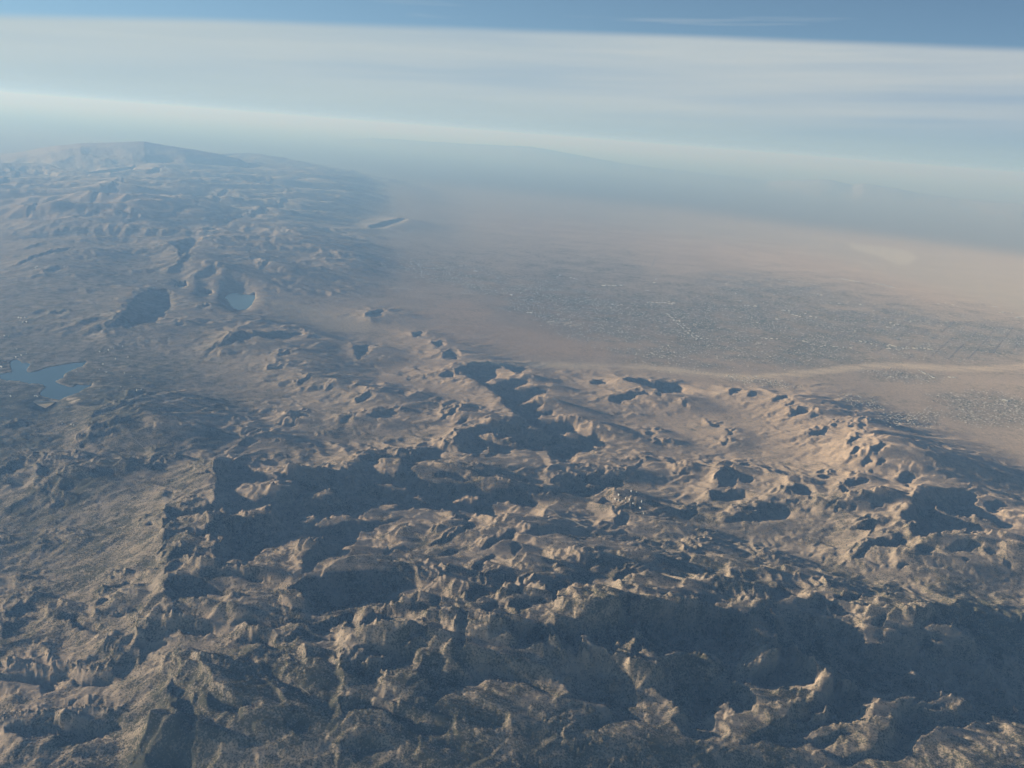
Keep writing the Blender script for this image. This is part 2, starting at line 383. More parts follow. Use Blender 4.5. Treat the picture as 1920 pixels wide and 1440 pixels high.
E 0 1170,720 1210,700 1250,750 1280,800 1260,820 1160,770
E 0 1310,810 1360,820 1420,870 1350,850
E 0 1470,980 1500,945 1530,960 1510,985
E 0 1640,950 1700,975 1780,1020 1860,1110 1910,1160 1880,1200 1840,1200 1850,1260 1780,1340 1700,1360 1620,1330 1540,1290 1600,1200 1680,1140 1630,1070 1680,1020
E 1 0,1020 60,1050 150,1090 240,1100 340,1140 430,1165 520,1180 640,1180 620,1210 500,1240 400,1230 300,1170 220,1150 100,1120 0,1140
E 0 350,1120 390,1090 415,1100 380,1135
E 0 430,1150 500,1120 550,1140 530,1170 460,1170
E 1 0,1290 120,1285 250,1300 300,1330 240,1370 120,1380 0,1340
F 1 380,440 440,410 540,420 620,445 660,470 600,475 560,500 520,495 500,460 470,440 420,425
F 1 740,465 790,470 830,510 880,545 950,575 900,570 850,550 790,500
F 1 820,450 900,460 1010,485 1080,500 960,505 880,490
F 1 1075,595 1120,588 1180,600 1140,630 1100,625
F 1 660,515 740,500 790,510 840,560 860,580 760,560 680,545 640,520
F 1 70,480 160,470 260,510 180,520 120,520 80,540
F 1 0,230 40,240 60,270 20,300 0,300
F 1 400,290 440,280 500,320 460,320
'''
# ================================================================ THE RELIEF (numpy, in km)
# fan of lines along the light: column i -> SIG[i] = s / t, row j -> distance T[j] across the light; finer near, coarser far
CA, SA = math.cos(SUN_AZ), math.sin(SUN_AZ)
TANE = math.tan(SUN_ELEV)
NCOL = 1300
SIG = np.linspace(-0.93, 0.79, NCOL, dtype=np.float32)
DSIG = float(SIG[1] - SIG[0])
_t = [6.6]
while _t[-1] < 2600.0:
    t = _t[-1]
    g = np.interp(math.log(t), np.log([6.6, 14, 30, 60, 130, 320, 450, 2600]), [.0025, .0022, .0027, .0042, .0066, .016, .06, .30])
    _t.append(t * (1 + g))
T = np.array(_t, dtype=np.float32)
NROW = len(T)
SS = (T[:, None] * SIG[None, :]).astype(np.float32)
TT = np.repeat(T[:, None], NCOL, 1)
XX = SS * CA - TT * SA
YY = SS * SA + TT * CA
CELL = np.sqrt(np.gradient(T)[:, None] * TT * DSIG) * 1.15

R3 = np.array([_r, _u, _f], dtype=np.float64)
def project(x, y, z):
    dz_ = z - CAM_Z
    a = R3[0, 0] * x + R3[0, 1] * y + R3[0, 2] * dz_
    b = R3[1, 0] * x + R3[1, 1] * y + R3[1, 2] * dz_
    c = R3[2, 0] * x + R3[2, 1] * y + R3[2, 2] * dz_
    c = np.maximum(c, 1e-3)
    return 960 + FPX * a / c, 720 - FPX * b / c
def direction(px, py):
    return (px - 960) / FPX * _r + (720 - py) / FPX * _u + _f

# ---- reading the outlines
W_, H_ = 1920, 1440
PAD = 260
def raster_polys(text):
    img = np.zeros((H_ + PAD, W_ + 2 * PAD), dtype=np.float32)
    for line in text.strip().splitlines():
        p = line.split()
        ox, oy = TILES[p[0]]; val = float(p[1])
        fill(img, [(ox + float(q.split(',')[0]) / 3 + PAD, oy + float(q.split(',')[1]) / 3) for q in p[2:]], val)
    return img
def fill(img, pts, val):
    pts = np.array(pts)
    x0, y0 = np.floor(pts.min(0)).astype(int); x1, y1 = np.ceil(pts.max(0)).astype(int) + 1
    x0, y0 = max(x0, 0), max(y0, 0); x1, y1 = min(x1, img.shape[1]), min(y1, img.shape[0])
    if x1 <= x0 or y1 <= y0: return
    yy, xx = np.mgrid[y0:y1, x0:x1] + 0.5
    ins = np.zeros(xx.shape, bool)
    n = len(pts)
    for k in range(n):
        ax, ay = pts[k]; bx, by = pts[(k + 1) % n]
        if ay == by: continue
        ins ^= ((ay > yy) != (by > yy)) & (xx < (bx - ax) * (yy - ay) / (by - ay) + ax)
    img[y0:y1, x0:x1][ins] = val
def blur(a, r):
    for _ in range(2):
        for ax in (0, 1):
            c = np.cumsum(np.concatenate([np.repeat(a.take([0], ax), r + 1, ax), a, np.repeat(a.take([-1], ax), r, ax)], ax), ax, dtype=np.float64)
            n = a.shape[ax]
            a = ((c.take(range(2 * r + 1, 2 * r + 1 + n), ax) - c.take(range(0, n), ax)) / (2 * r + 1)).astype(np.float32)
    return a
def bil(img, x, y):
    x = np.clip(x, 0, img.shape[1] - 1.001); y = np.clip(y, 0, img.shape[0] - 1.001)
    i = x.astype(np.int32); j = y.astype(np.int32); fx = (x - i).astype(np.float32); fy = (y - j).astype(np.float32)
    return (img[j, i] * (1 - fx) + img[j, i + 1] * fx) * (1 - fy) + (img[j + 1, i] * (1 - fx) + img[j + 1, i + 1] * fx) * fy

# ---- landmarks: pixel x, y of the photograph -> height (km), brush cover 0..1, ruggedness 0..1, redness of the soil 0..1
LAND = '''
80 710 .74 .95 .45 .1|200 850 .86 .75 .7 .3|50 900 .68 .8 .8 .3|350 800 .8 .6 .6 .3|600 800 .72 .45 .7 .5|500 700 .72 .6 .55 .4|250 720 .85 .95 .45 .1
450 565 .45 .6 .35 .3|600 590 .25 .35 .3 .5|400 640 .7 .8 .4 .2|300 600 .8 .85 .5 .2|120 560 1.0 .95 .4 .0|30 640 .9 .95 .4 .0|560 560 .3 .3 .3 .6|680 620 .1 .5 .15 .4
100 480 1.25 .95 .3 .0|300 500 .8 .85 .4 .1|30 455 .5 .6 .1 .1|150 450 .7 .7 .3 .1|80 380 1.7 .3 1 .5|200 350 1.9 .3 1 .5|330 320 2.1 .3 1 .5|480 300 2.0 .5 .9 .3|600 330 1.5 .5 .8 .3
400 400 1.1 .8 .5 .1|500 420 .8 .7 .5 .2|620 420 .6 .6 .4 .3|700 350 .6 .7 .3 .2|750 410 .35 .6 .3 .4|600 500 .45 .5 .5 .4|750 500 .15 .5 .25 .5|450 470 .7 .7 .4 .2
900 400 .05 .3 .05 .6|900 340 .0 .2 .0 .5|1100 400 .0 .2 .05 .5|1300 450 .0 .25 .05 .6|1600 450 .0 .2 .05 .6|1750 500 .0 .25 .03 .5|1900 520 .0 .3 .05 .6
900 500 .05 .55 .05 .5|1100 540 .0 .6 .03 .4|1300 600 .0 .65 .03 .3|1600 600 .0 .6 .03 .3|1850 620 .0 .6 .03 .3|1500 660 .0 .6 .03 .3|1700 700 .0 .45 .04 .5|1850 760 .0 .4 .05 .7|1700 760 .0 .35 .05 .8|1900 880 .0 .35 .08 .7
720 610 .12 .2 .5 .8|800 600 .15 .2 .35 .9|880 640 .12 .2 .45 .9|1000 660 .06 .2 .35 .9|850 560 .1 .35 .2 .7|950 685 .03 .2 .15 .8|1080 690 .02 .2 .1 .7|1200 700 .03 .3 .1 .7|1350 715 .05 .3 .15 .7
800 720 .62 .25 .9 .9|900 740 .6 .25 .9 .9|900 700 .2 .2 .4 .9|960 770 .35 .3 .9 .9|1050 730 .35 .25 .8 1|1150 770 .45 .3 .8 1|1250 740 .4 .25 .7 1|1220 790 .45 .3 .8 1|1000 800 .3 .3 .8 .9
1400 750 .4 .2 .6 1|1500 780 .42 .2 .8 1|1600 830 .4 .2 .9 1|1680 860 .3 .2 .7 1|1450 850 .35 .3 .7 .9|1300 870 .35 .4 .8 .8|1180 860 .6 .25 .6 .95|1000 880 .3 .5 .8 .7|850 880 .35 .5 .9 .7
1600 920 .3 .45 .9 .8|1750 900 .12 .25 .3 .9|1850 950 .15 .35 .6 .8|1900 1000 .25 .4 .8 .9|1750 1000 .3 .5 .9 .6|1450 960 .4 .5 .8 .6|1300 980 .35 .55 .8 .5|1150 930 .35 .5 .8 .6
700 850 .7 .4 .8 .7|550 860 .75 .45 .8 .6|450 900 .7 .45 .8 .6|600 930 .55 .6 .9 .5|350 920 1.12 .6 .7 .4|200 950 1.0 .75 .6 .3|80 1000 .74 .8 .7 .3|250 1050 1.12 .8 .6 .3|300 1120 1.2 .7 .6 .3
500 1000 .65 .4 .8 .7|650 1020 .75 .45 .7 .7|800 980 .65 .45 .6 .8|950 1020 .6 .45 .7 .8|1100 1030 .55 .45 .6 .8|700 1070 .6 .5 .6 .7|450 1070 .9 .5 .9 .6|400 1150 .95 .5 .9 .6|550 1130 .8 .5 .9 .6
850 1100 .55 .6 .6 .6|1050 1100 .5 .6 .6 .5|1250 1080 .45 .65 .8 .5|1450 1060 .45 .65 .8 .4|1500 1000 .5 .5 .7 .5|1650 1080 .4 .7 .8 .4|1850 1100 .4 .7 .5 .4|700 1150 .6 .65 .6 .5
100 1150 .84 .7 .9 .5|60 1280 .82 .5 1 .8|110 1340 .92 .3 .8 .6|200 1250 1.15 .65 .9 .5|300 1300 1.15 .8 .8 .3|150 1420 .95 .6 1 .5|400 1250 1.1 .65 .9 .5|350 1400 .9 .9 .7 .2|500 1300 1.0 .75 .9 .4|600 1200 .9 .6 .9 .5
800 1200 .75 .55 .8 .6|950 1210 .65 .6 .8 .5|1100 1230 .6 .6 .8 .5|750 1260 .85 .5 .9 .6|950 1310 .95 .5 .9 .6|1080 1340 .9 .55 .9 .5|1220 1330 .9 .6 .8 .5|1250 1400 .9 .65 .8 .5|800 1340 .8 .85 .8 .3|700 1410 .9 .85 .9 .4|550 1380 1.0 .85 .9 .4|950 1420 .85 .9 .8 .3|-60 900 .55 .8 .7 .3|-80 1100 .62 .7 .9 .4|-100 1300 .66 .6 .9 .5|-60 720 .7 .9 .5 .1|300 1250 1.2 .75 .9 .4
1300 1180 .5 .7 .7 .4|1500 1150 .5 .6 .4 .5|1700 1150 .55 .6 .4 .5|1850 1220 .5 .7 .7 .4|1450 1230 .6 .6 .8 .5|1600 1250 .55 .65 .8 .4|1450 1330 .7 .6 .7 .5|1650 1340 .7 .6 .7 .5|1850 1380 .65 .6 .7 .5|1750 1270 .6 .6 .7 .5|1350 1430 .8 .75 .8 .4|1600 1430 .7 .7 .7 .4
'''
_pts = np.array([[float(v) for v in q.split()] for line in LAND.strip().splitlines() for q in line.split('|')])
_gy, _gx = np.mgrid[0:181, 0:306]
_gx = _gx * 8.0 - PAD; _gy = _gy * 8.0
_num = np.zeros((4,) + _gx.shape); _den = np.zeros(_gx.shape)
for p in _pts:
    s_ = 30 + 30 * max(0.0, (p[1] - 300) / 1100)
    d2 = ((_gx - p[0]) / (1.5 * s_)) ** 2 + ((_gy - p[1]) / s_) ** 2
    w_ = np.exp(-d2 * 0.5) + 0.02 / (1 + d2 * d2)
    _den += w_
    for k in range(4): _num[k] += w_ * p[2 + k]
FIELDS = [blur((_num[k] / _den).astype(np.float32), 2) for k in range(4)]
def field(k, px, py):
    return bil(FIELDS[k], (px + PAD) / 8.0, np.clip(py, 265, 1439) / 8.0)

# ---- gradient noise
def _hash(ix, iy, seed):
    h = ix.astype(np.uint32) * np.uint32(374761393) + iy.astype(np.uint32) * np.uint32(668265263) + np.uint32((seed * 974634777) & 0xffffffff)
    h = (h ^ (h >> np.uint32(13))) * np.uint32(1274126177)
    return h ^ (h >> np.uint32(16))
_ANG = np.linspace(0, 2 * np.pi, 257)[:256]
_GC, _GS = np.cos(_ANG).astype(np.float32), np.sin(_ANG).astype(np.float32)
def pnoise(x, y, seed):
    xf = np.floor(x); yf = np.floor(y)
    ix = xf.astype(np.int64); iy = yf.astype(np.int64)
    fx = (x - xf).astype(np.float32); fy = (y - yf).astype(np.float32)
    def g(ox, oy):
        h = _hash(ix + ox, iy + oy, seed) & np.uint32(255)
        return _GC[h] * (fx - ox) + _GS[h] * (fy - oy)
    u = fx * fx * fx * (fx * (fx * 6 - 15) + 10); v = fy * fy * fy * (fy * (fy * 6 - 15) + 10)
    a = g(0, 0); b = g(1, 0); c = g(0, 1); d = g(1, 1)
    return (a + u * (b - a)) * (1 - v) + (c + u * (d - c)) * v      # about -0.7 .. 0.7
def octave(fn, s, t, cell, lam, amp, out, seed):
    rows = np.where((cell.mean(1) if cell.ndim > 1 else cell) < lam / 1.6)[0]
    if len(rows) == 0: return
    n = rows[-1] + 1
    fade = np.clip(lam / cell[:n] / 2.2 - 0.6, 0, 1)
    out[:n] += amp * fade * fn(pnoise(s[:n] / lam, t[:n] / lam, seed))

# ---- relief that casts the shade seen in the photograph: constraints are applied line by line along the light, coarse to fine
def solve(detail=None, start=None):
    mask = blur(raster_polys(SHADE), 1)
    h = start[::8, ::8].copy() if start is not None else None
    started = start is None
    for lev in (8, 4, 2, 1):
        s = SS[::lev, ::lev]; t = TT[::lev, ::lev]; x = XX[::lev, ::lev]; y = YY[::lev, ::lev]
        rows, cols = s.shape
        nd = 0 if detail is None else detail[::lev, ::lev][:rows, :cols]
        if not started: started = True
        elif h is None:
            h = np.zeros(s.shape, np.float32)
            for _ in range(6):
                px, py = project(x, y, h); h = field(0, px, py)
        else:
            a = np.minimum(np.arange(rows) / 2.0, h.shape[0] - 1.001); b = np.minimum(np.arange(cols) / 2.0, h.shape[1] - 1.001)
            bb, aa = np.meshgrid(b, a)
            h = bil(h, bb, aa)
        ds = (t[:, 0] * DSIG * lev).astype(np.float32)
        dt = np.gradient(t[:, 0])[:, None]
        nit = {8: 200, 4: 120, 2: 50, 1: 21}[lev]
        LIFT = {8: .6, 4: .6, 2: .5, 1: .25}[lev]
        stan = s * TANE
        tcol = t[:, 0]
        wk = (ds[:, None] / dt) ** 2                      # lateral weight so that smoothing is round on the ground
        wk = np.minimum(wk, 1.0)
        for it in range(nit + 1):
            last = it == nit
            if it % {8: 10, 4: 10, 2: 10, 1: 7}[lev] == 0:
                w1 = .16 * pnoise(s / .55, t / .55, 3) + .07 * pnoise(s / .2, t / .2, 4); w2 = .30 * pnoise(s / .5, t / .5, 13)
                px, py = project(x + w1, y + w2, h)
                m = bil(mask, px + PAD, py)
                m = np.where((py < 0) | (py > H_ - 2) & (py > H_ + 200), 0, m)
                sh = m > 0.5
                sh[tcol > 115] = False
                base = field(0, px, py)
                # distance since the shade began and until it ends, along the light
                a = np.zeros_like(h); b = np.zeros_like(h); l = np.full_like(h, 9.0)
                for i in range(1, cols): a[:, i] = np.where(sh[:, i], a[:, i - 1] + ds, 0); l[:, i] = np.where(sh[:, i], 0, l[:, i - 1] + ds)
                wl = np.clip(1.7 - l / 1.4, 0.36, 1.0) if detail is not None else np.ones_like(h)
                for i in range(cols - 2, -1, -1): b[:, i] = np.where(sh[:, i], b[:, i + 1] + ds, 0)
                c = np.zeros_like(h); d = np.zeros_like(h)
                for i in range(1, rows): c[i] = np.where(sh[i], c[i - 1] + dt[i], 0)
                for i in range(rows - 2, -1, -1): d[i] = np.where(sh[i], d[i + 1] + dt[i], 0)
                marg = np.minimum(np.minimum(a * 0.36, b * 0.24), np.minimum(c, d) * 0.30 + 0.02)
                marg = np.minimum(marg, 0.16)
            # smoothing (screened)
            up = np.empty_like(h); dn = np.empty_like(h)
            up[1:] = h[:-1]; up[0] = h[0]; dn[:-1] = h[1:]; dn[-1] = h[-1]
            lf = np.empty_like(h); rt = np.empty_like(h)
            lf[:, 1:] = h[:, :-1]; lf[:, 0] = h[:, 0]; rt[:, :-1] = h[:, 1:]; rt[:, -1] = h[:, -1]
            avg = (lf + rt + wk * (up + dn)) / (2 + 2 * wk)
            mu = np.minimum((ds[:, None] / 2.2) ** 2, 0.5)
            if not last:
                h = h + 0.8 * (avg - h)
                h = h + mu * (base - h)
            p = h + stan + nd
            if not last:
                Q = np.full(rows, -1e9, np.float32)
                for i in range(cols - 1, -1, -1):
                    si = sh[:, i]; pi = p[:, i]
                    lift = np.maximum(Q - pi, 0) * LIFT
                    pi2 = np.where(si, pi, pi + lift)
                    Q = np.where(si, np.maximum(Q, pi + marg[:, i]), -1e9)
                    p[:, i] = pi2
            Rm = p[:, 0].copy()
            k1, k2 = (0.5, 0.38) if not last else (0.9, 1.0)
            for i in range(1, cols):
                si = sh[:, i]; pi = p[:, i]
                lim = Rm - marg[:, i]
                pi = np.where(si, pi - k2 * np.maximum(pi - lim, 0), pi + k1 * wl[:, i] * np.maximum(Rm + 0.10 * ds - pi, 0))
                p[:, i] = pi
                Rm = np.maximum(Rm, pi)
            h = (p - stan - nd).astype(np.float32)
    return h, sh
import time as _time
_c0 = _time.time()
HH, SHD = solve()
SHD = SHD.astype(np.float32)
G0 = HH.copy()
print('relief solved', NROW, NCOL, round(_time.time() - _c0, 1))

# ---- lakes: outlines read off the photograph, laid level on the ground
def tile_pts(txt, ox, oy, k):
    return [(ox + float(q.split(',')[0]) / k, oy + float(q.split(',')[1]) / k) for q in txt.split()]
LAKES = [
 ('broad blue mountain lake with branching arms behind a pale dam', .80, tile_pts('-300,520 0,500 60,480 150,470 190,460 170,400 150,330 180,290 260,275 310,300 330,330 450,330 460,350 400,430 420,465 500,465 600,440 700,395 850,370 1000,345 1120,325 1240,320 1310,300 1290,340 1250,380 1150,410 1080,440 1000,480 950,520 960,550 860,590 830,610 900,640 960,660 1030,685 1100,685 1160,650 1300,660 1400,650 1380,690 1290,710 1180,780 1110,800 1000,830 930,870 900,880 700,845 620,820 600,790 630,740 690,690 640,650 580,640 450,640 300,600 100,590 0,560 -300,600', 0, 640, 8)),
 ('round blue lake with a pale sand spit in the middle distance', .42, tile_pts('300,370 330,340 380,330 440,345 540,350 570,345 570,390 540,440 500,480 440,495 380,480 340,440 330,410 290,390', 360, 480, 4.8)),
 ('small narrow lake just beside the round lake', .47, tile_pts('60,345 120,338 180,340 190,365 150,378 90,370', 360, 480, 4.8)),
 ('tiny pale lake beyond the dark shaded valley', .62, tile_pts('985,1025 1000,1005 1050,1000 1058,1020 1030,1030', 0, 200, 3)),
]
def lake_mask(pts, z, grow):
    img = np.zeros((H_ + PAD, W_ + 2 * PAD), np.float32)
    fill(img, [(x + PAD, y) for x, y in pts], 1.0)
    if grow: img = blur(img, grow)
    px, py = project(XX, YY, np.full_like(XX, z))
    return bil(img, px + PAD, py)
LM = []
for lab, z, pts in LAKES:
    LM.append((lake_mask(pts, z, 0), np.clip(lake_mask(pts, z, 12) * 2.2, 0, 1), z))

# ---- finer relief, faded out where the mesh gets too coarse to carry it
px, py = project(XX, YY, HH)
VEG, RUG, RED = field(1, px, py), field(2, px, py), field(3, px, py)
onpic = np.clip((py - 262) / 20, 0, 1)
RUG = RUG * onpic
RUG = RUG + .40 * np.clip((620 - px) / 150, 0, 1) * np.clip((py - 420) / 40, 0, 1) * np.clip((860 - py) / 60, 0, 1) * np.clip((RUG - .1) * 5, 0, 1)
far = np.clip((TT - 42) / 18, 0, 1)
RUG = np.minimum(RUG * (1 + (0.25 + 0.75 * np.clip((820 - px) / 160, 0, 1)) * np.clip((TT - 30) / 15, 0, 1) * np.clip((RUG - .15) * 6, 0, 1)), 1.3)
ca_, sa_ = math.cos(math.radians(32)), math.sin(math.radians(32))
QA = (SS * ca_ + TT * sa_) / 2.3      # the ranges run slantwise: relief is stretched along that heading
QB = -SS * sa_ + TT * ca_
wx = QA + 0.35 * pnoise(SS / 2.7, TT / 2.7, 5) + 0.15 * pnoise(SS / 0.8, TT / 0.8, 6)
wy = QB + 0.4 * pnoise(SS / 2.7, TT / 2.7, 7) + 0.15 * pnoise(SS / 0.8, TT / 0.8, 8)
det = np.zeros_like(HH)
ab = lambda n: 0.34 - np.sqrt(n * n + 0.004) * 1.45
octave(ab, wx, wy, CELL, 6.0, 0.85, det, 41)
octave(ab, wx, wy, CELL, 3.0, 0.50, det, 42)
det *= far * np.clip(RUG * 2 - 0.9, 0, 1)
HILL = np.clip(RUG * 2 - 0.9, 0, 1) * far
mid = np.zeros_like(HH)
octave(ab, wx, wy, CELL, 3.4, 0.082, mid, 43)
octave(ab, wx, wy, CELL, 1.7, 0.042, mid, 44)
octave(ab, wx, wy, CELL, 0.85, 0.022, mid, 45)
octave(ab, wx, wy, CELL, 0.42, 0.012, mid, 46)
octave(lambda n: n, wx, wy, CELL, 0.21, 0.008, mid, 47)
octave(lambda n: n, wx, wy, CELL, 0.11, 0.006, mid, 48)
mid = mid + HILL * mid * 1.6
plain = np.zeros_like(HH)
octave(lambda n: n, SS, TT, CELL, 5.0, 0.012, plain, 51)
octave(lambda n: n, SS, TT, CELL, 0.6, 0.0015, plain, 52)
inshade = blur(SHD, 3)
calm = np.ones_like(HH)
for m_, soft, z in LM: calm *= 1 - 0.9 * soft
HH = HH + det * RUG * onpic + mid * RUG * (1 - 0.6 * inshade) * calm * onpic + plain
# ---- gullies that run down the slopes (cosine stripes carried by random cells, turned to the local slope)
def slopes(h):
    gs = np.gradient(h, axis=1) / (TT * DSIG)
    gt = np.gradient(h, axis=0) / np.gradient(TT, axis=0) - SIG[None, :] * gs
    return gs.astype(np.float32), gt.astype(np.float32)
def smooth(h, n):
    for _ in range(n):
        h = h.copy()
        h[1:-1, 1:-1] = (h[1:-1, 1:-1] * 2 + h[:-2, 1:-1] + h[2:, 1:-1] + h[1:-1, :-2] + h[1:-1, 2:]) / 6
    return h
nr = int(np.searchsorted(T, 110))
def erode(h):
    out = np.zeros((nr, NCOL), np.float32)
    gs, gt = slopes(smooth(h, 3)); gs, gt = gs[:nr].copy(), gt[:nr].copy()
    s, t = SS[:nr], TT[:nr]
    lam, amp = 1.5, 0.075
    for o in range(5):
        n = int(np.searchsorted(T, np.interp(lam, [0.05, 1.5], [10, 110])))
        n = min(max(n, 10), nr)
        S_, T_ = s[:n] / lam, t[:n] / lam
        ix, iy = np.floor(S_), np.floor(T_); fx, fy = S_ - ix, T_ - iy
        ix = ix.astype(np.int64); iy = iy.astype(np.int64)
        g = np.sqrt(gs[:n] ** 2 + gt[:n] ** 2) + 1e-5
        ux, uy = -gt[:n] / g, gs[:n] / g                       # across the slope
        C = np.zeros_like(S_); D = np.zeros_like(S_); Wt = np.full_like(S_, 1e-5)
        for oy in (-1, 0, 1):
            for ox in (-1, 0, 1):
                hh = _hash(ix + ox, iy + oy, 60 + o)
                jx = (hh & np.uint32(1023)).astype(np.float32) / 1023 * 0.8 + 0.1; jy = ((hh >> np.uint32(10)) & np.uint32(1023)).astype(np.float32) / 1023 * 0.8 + 0.1
                dx_, dy_ = fx - ox - jx, fy - oy - jy
                d2 = dx_ * dx_ + dy_ * dy_
                w = np.exp(-d2 * 2.6)
                ph = (dx_ * ux + dy_ * uy) * (2 * np.pi * 1.15)
                C += w * np.cos(ph); D -= w * np.sin(ph); Wt += w
        C /= Wt; D /= Wt
        C = np.clip(C, -1, 1)
        C = (1.15 - 2.0 * np.sqrt((1.02 - C) / 2)) if o < 2 else (2.0 * np.sqrt((1.02 + C) / 2) - 1.15)    # sharp crests on the big spurs, sharp beds in the small gullies
        k = np.clip((g - 0.005) / 0.15, 0, 1); k = k * k * (3 - 2 * k)
        fade = np.clip(lam / CELL[:n] / 3 - 0.6, 0, 1)
        out[:n] += amp * C * k * fade
        q = amp / lam * 6.3 * 0.8 * k * fade
        gs[:n] += D * ux * q; gt[:n] += D * uy * q
        lam *= 0.5; amp *= 0.5
    return out
HH[:nr] += erode(HH) * np.clip(RUG[:nr] * 1.4, 0, 1) * calm[:nr]
DET = (HH - G0).astype(np.float32)
HH, SHD = solve(DET, G0)
SHD = SHD.astype(np.float32)
HH = HH + DET
# ---- far ranges along the skyline: each crest point is given as pixel x, y and its height in km, which fixes its distance
def ridge(sky, wfront, wback, seed, rough, ends=(True, True), reach=None):
    sk = np.array([[float(v) for v in q.split(',')] for q in sky.split()])
    xs = np.linspace(sk[0, 0], sk[-1, 0], 500); ys = np.interp(xs, sk[:, 0], sk[:, 1]); zs = np.interp(xs, sk[:, 0], sk[:, 2])
    sg, tt0, zk = [], [], []
    for px, py, z in zip(xs, ys, zs):
        d = direction(px, py); q = (z - CAM_Z) / d[2]
        if reach:      # distance given instead of height
            tk = reach[0] + (reach[1] - reach[0]) * (px - sk[0, 0]) / (sk[-1, 0] - sk[0, 0])
            q = tk / (-d[0] * SA + d[1] * CA)
            zk.append(CAM_Z + q * d[2])
        s_, t_ = (d[0] * CA + d[1] * SA) * q, (-d[0] * SA + d[1] * CA) * q
        sg.append(s_ / t_); tt0.append(t_)
    sg = np.array(sg)
    if reach: zs = np.array(zk)
    zz = np.interp(SIG, sg, zs); t0 = np.interp(SIG, sg, tt0)
    # on beyond the picture the range goes on level; its ends in the picture run out gently
    fade = np.ones_like(SIG)
    if ends[0]: fade *= np.clip((SIG - sg[0]) / 0.05, 0, 1)
    if ends[1]: fade *= np.clip((sg[-1] - SIG) / 0.05, 0, 1)
    fade = fade * fade * (3 - 2 * fade)
    u = TT - t0[None, :]
    w = np.where(u < 0, wfront, wback)
    prof = np.exp(-np.abs(u / w) ** 1.6)
    act = prof > 0.004
    n = np.zeros_like(TT)
    for k, lam in enumerate((11.0, 5.5, 2.7, 1.4, 0.7)):
        nn = 0.35 - np.abs(pnoise(SS / lam + 0.6 * k, TT / lam, seed + k)) * 1.5
        n += nn * 0.55 ** k * np.clip(lam / CELL / 2 - 0.3, 0, 1)
    h = prof * (zz * fade)[None, :]
    off = np.clip(np.abs(u) / w * 1.6, 0.25, 1.0)
    return np.where(act, h + rough * n * off * np.clip(h * 1.2, 0, 1), 0), t0
r1, t1 = ridge('0,308,2.0 80,308,2.1 125,321,1.9 160,322,1.9 185,318,2.0 240,315,2.0 270,305,2.1 320,300,2.1 350,293,2.2 420,289,2.1 470,287,2.1 520,295,1.8 560,303,1.7 600,310,1.5 660,322,1.0 720,336,0.5 800,352,0.1', 7, 6, 11, 1.2, (False, True))
r2, _ = ridge('0,291,1.6 50,284,1.9 110,272,2.3 150,268,2.4 200,268,2.4 270,266,2.4 330,275,2.1 400,287,1.6 440,296,1.2 520,310,0.3', 12, 12, 21, 0.6, (False, True), (108, 122))
r3, _ = ridge('560,262,2.0 640,262,2.1 700,258,2.1 760,262,2.1 850,268,2.1 1000,275,2.1 1080,290,2.1 1160,305,2.1 1250,318,2.1 1350,330,2.1 1440,343,2.1 1500,338,2.1 1540,336,2.1 1560,338,2.1 1600,347,2.1 1620,344,2.1 1680,353,2.1 1720,362,2.1 1800,374,2.1 1920,384,2.1', 26, 40, 31, 0.35, (True, False), (400, 215))
HH *= np.where(SIG[None, :] < -0.02, np.clip((t1[None, :] + 4 - TT) / 12, 0, 1), np.clip((110 - TT) / 10, 0, 1))
for r_ in (r1, r2, r3): HH = np.where(r_ > 0.01, np.maximum(HH, r_), HH).astype(np.float32)

for m_, soft, z in LM: HH = HH * (1 - soft) + (z + 0.012) * soft
_px, _py = project(XX, YY, np.full_like(XX, .74))
_dam = np.exp(-((_px - 86) / 26) ** 2 - ((_py - 766) / 9) ** 2)
HH = HH * (1 - _dam) + .66 * _dam
for m_, soft, z in LM:
    HH = np.where(m_ > 0.5, z - 0.03, np.where((soft > 0.25) & (_dam < 0.12), np.maximum(HH, z + 0.006), HH)).astype(np.float32)
print('relief detailed', round(_time.time() - _c0, 1))

# ================================================================ MESHES
def tag(o, label=None, cat=None, group=None, kind=None):
    for k, v in (('label', label), ('category', cat), ('group', group), ('kind', kind)):
        if v: o[k] = v
    return o
def mesh_object(name, verts, faces_flat, sizes, mats, smooth_=True, parent=None, mat_idx=None):
    me = bpy.data.meshes.new(name)
    verts = np.asarray(verts, np.float32); faces_flat = np.asarray(faces_flat, np.int32); sizes = np.asarray(sizes, np.int32)
    me.vertices.add(len(verts)); me.vertices.foreach_set('co', verts.ravel())
    me.loops.add(len(faces_flat)); me.loops.foreach_set('vertex_index', faces_flat)
    me.polygons.add(len(sizes)); starts = np.concatenate([[0], np.cumsum(sizes)[:-1]]).astype(np.int32)
    me.polygons.foreach_set('loop_start', starts); me.polygons.foreach_set('loop_total', sizes)
    me.polygons.foreach_set('use_smooth', np.full(len(sizes), smooth_, bool))
    for m in mats: me.materials.append(m)
    if mat_idx is not None: me.polygons.foreach_set('material_index', np.asarray(mat_idx, np.int32))
    me.update(calc_edges=True)
    o = bpy.data.objects.new(name, me); scene.collection.objects.link(o)
    if parent: o.parent = parent
    return o
def color_attr(me, name, arr):
    a = me.attributes.new(name, 'FLOAT_COLOR', 'POINT')
    c = np.ones((len(arr), 4), np.float32); c[:, :arr.shape[1]] = arr
    a.data.foreach_set('color', c.ravel())

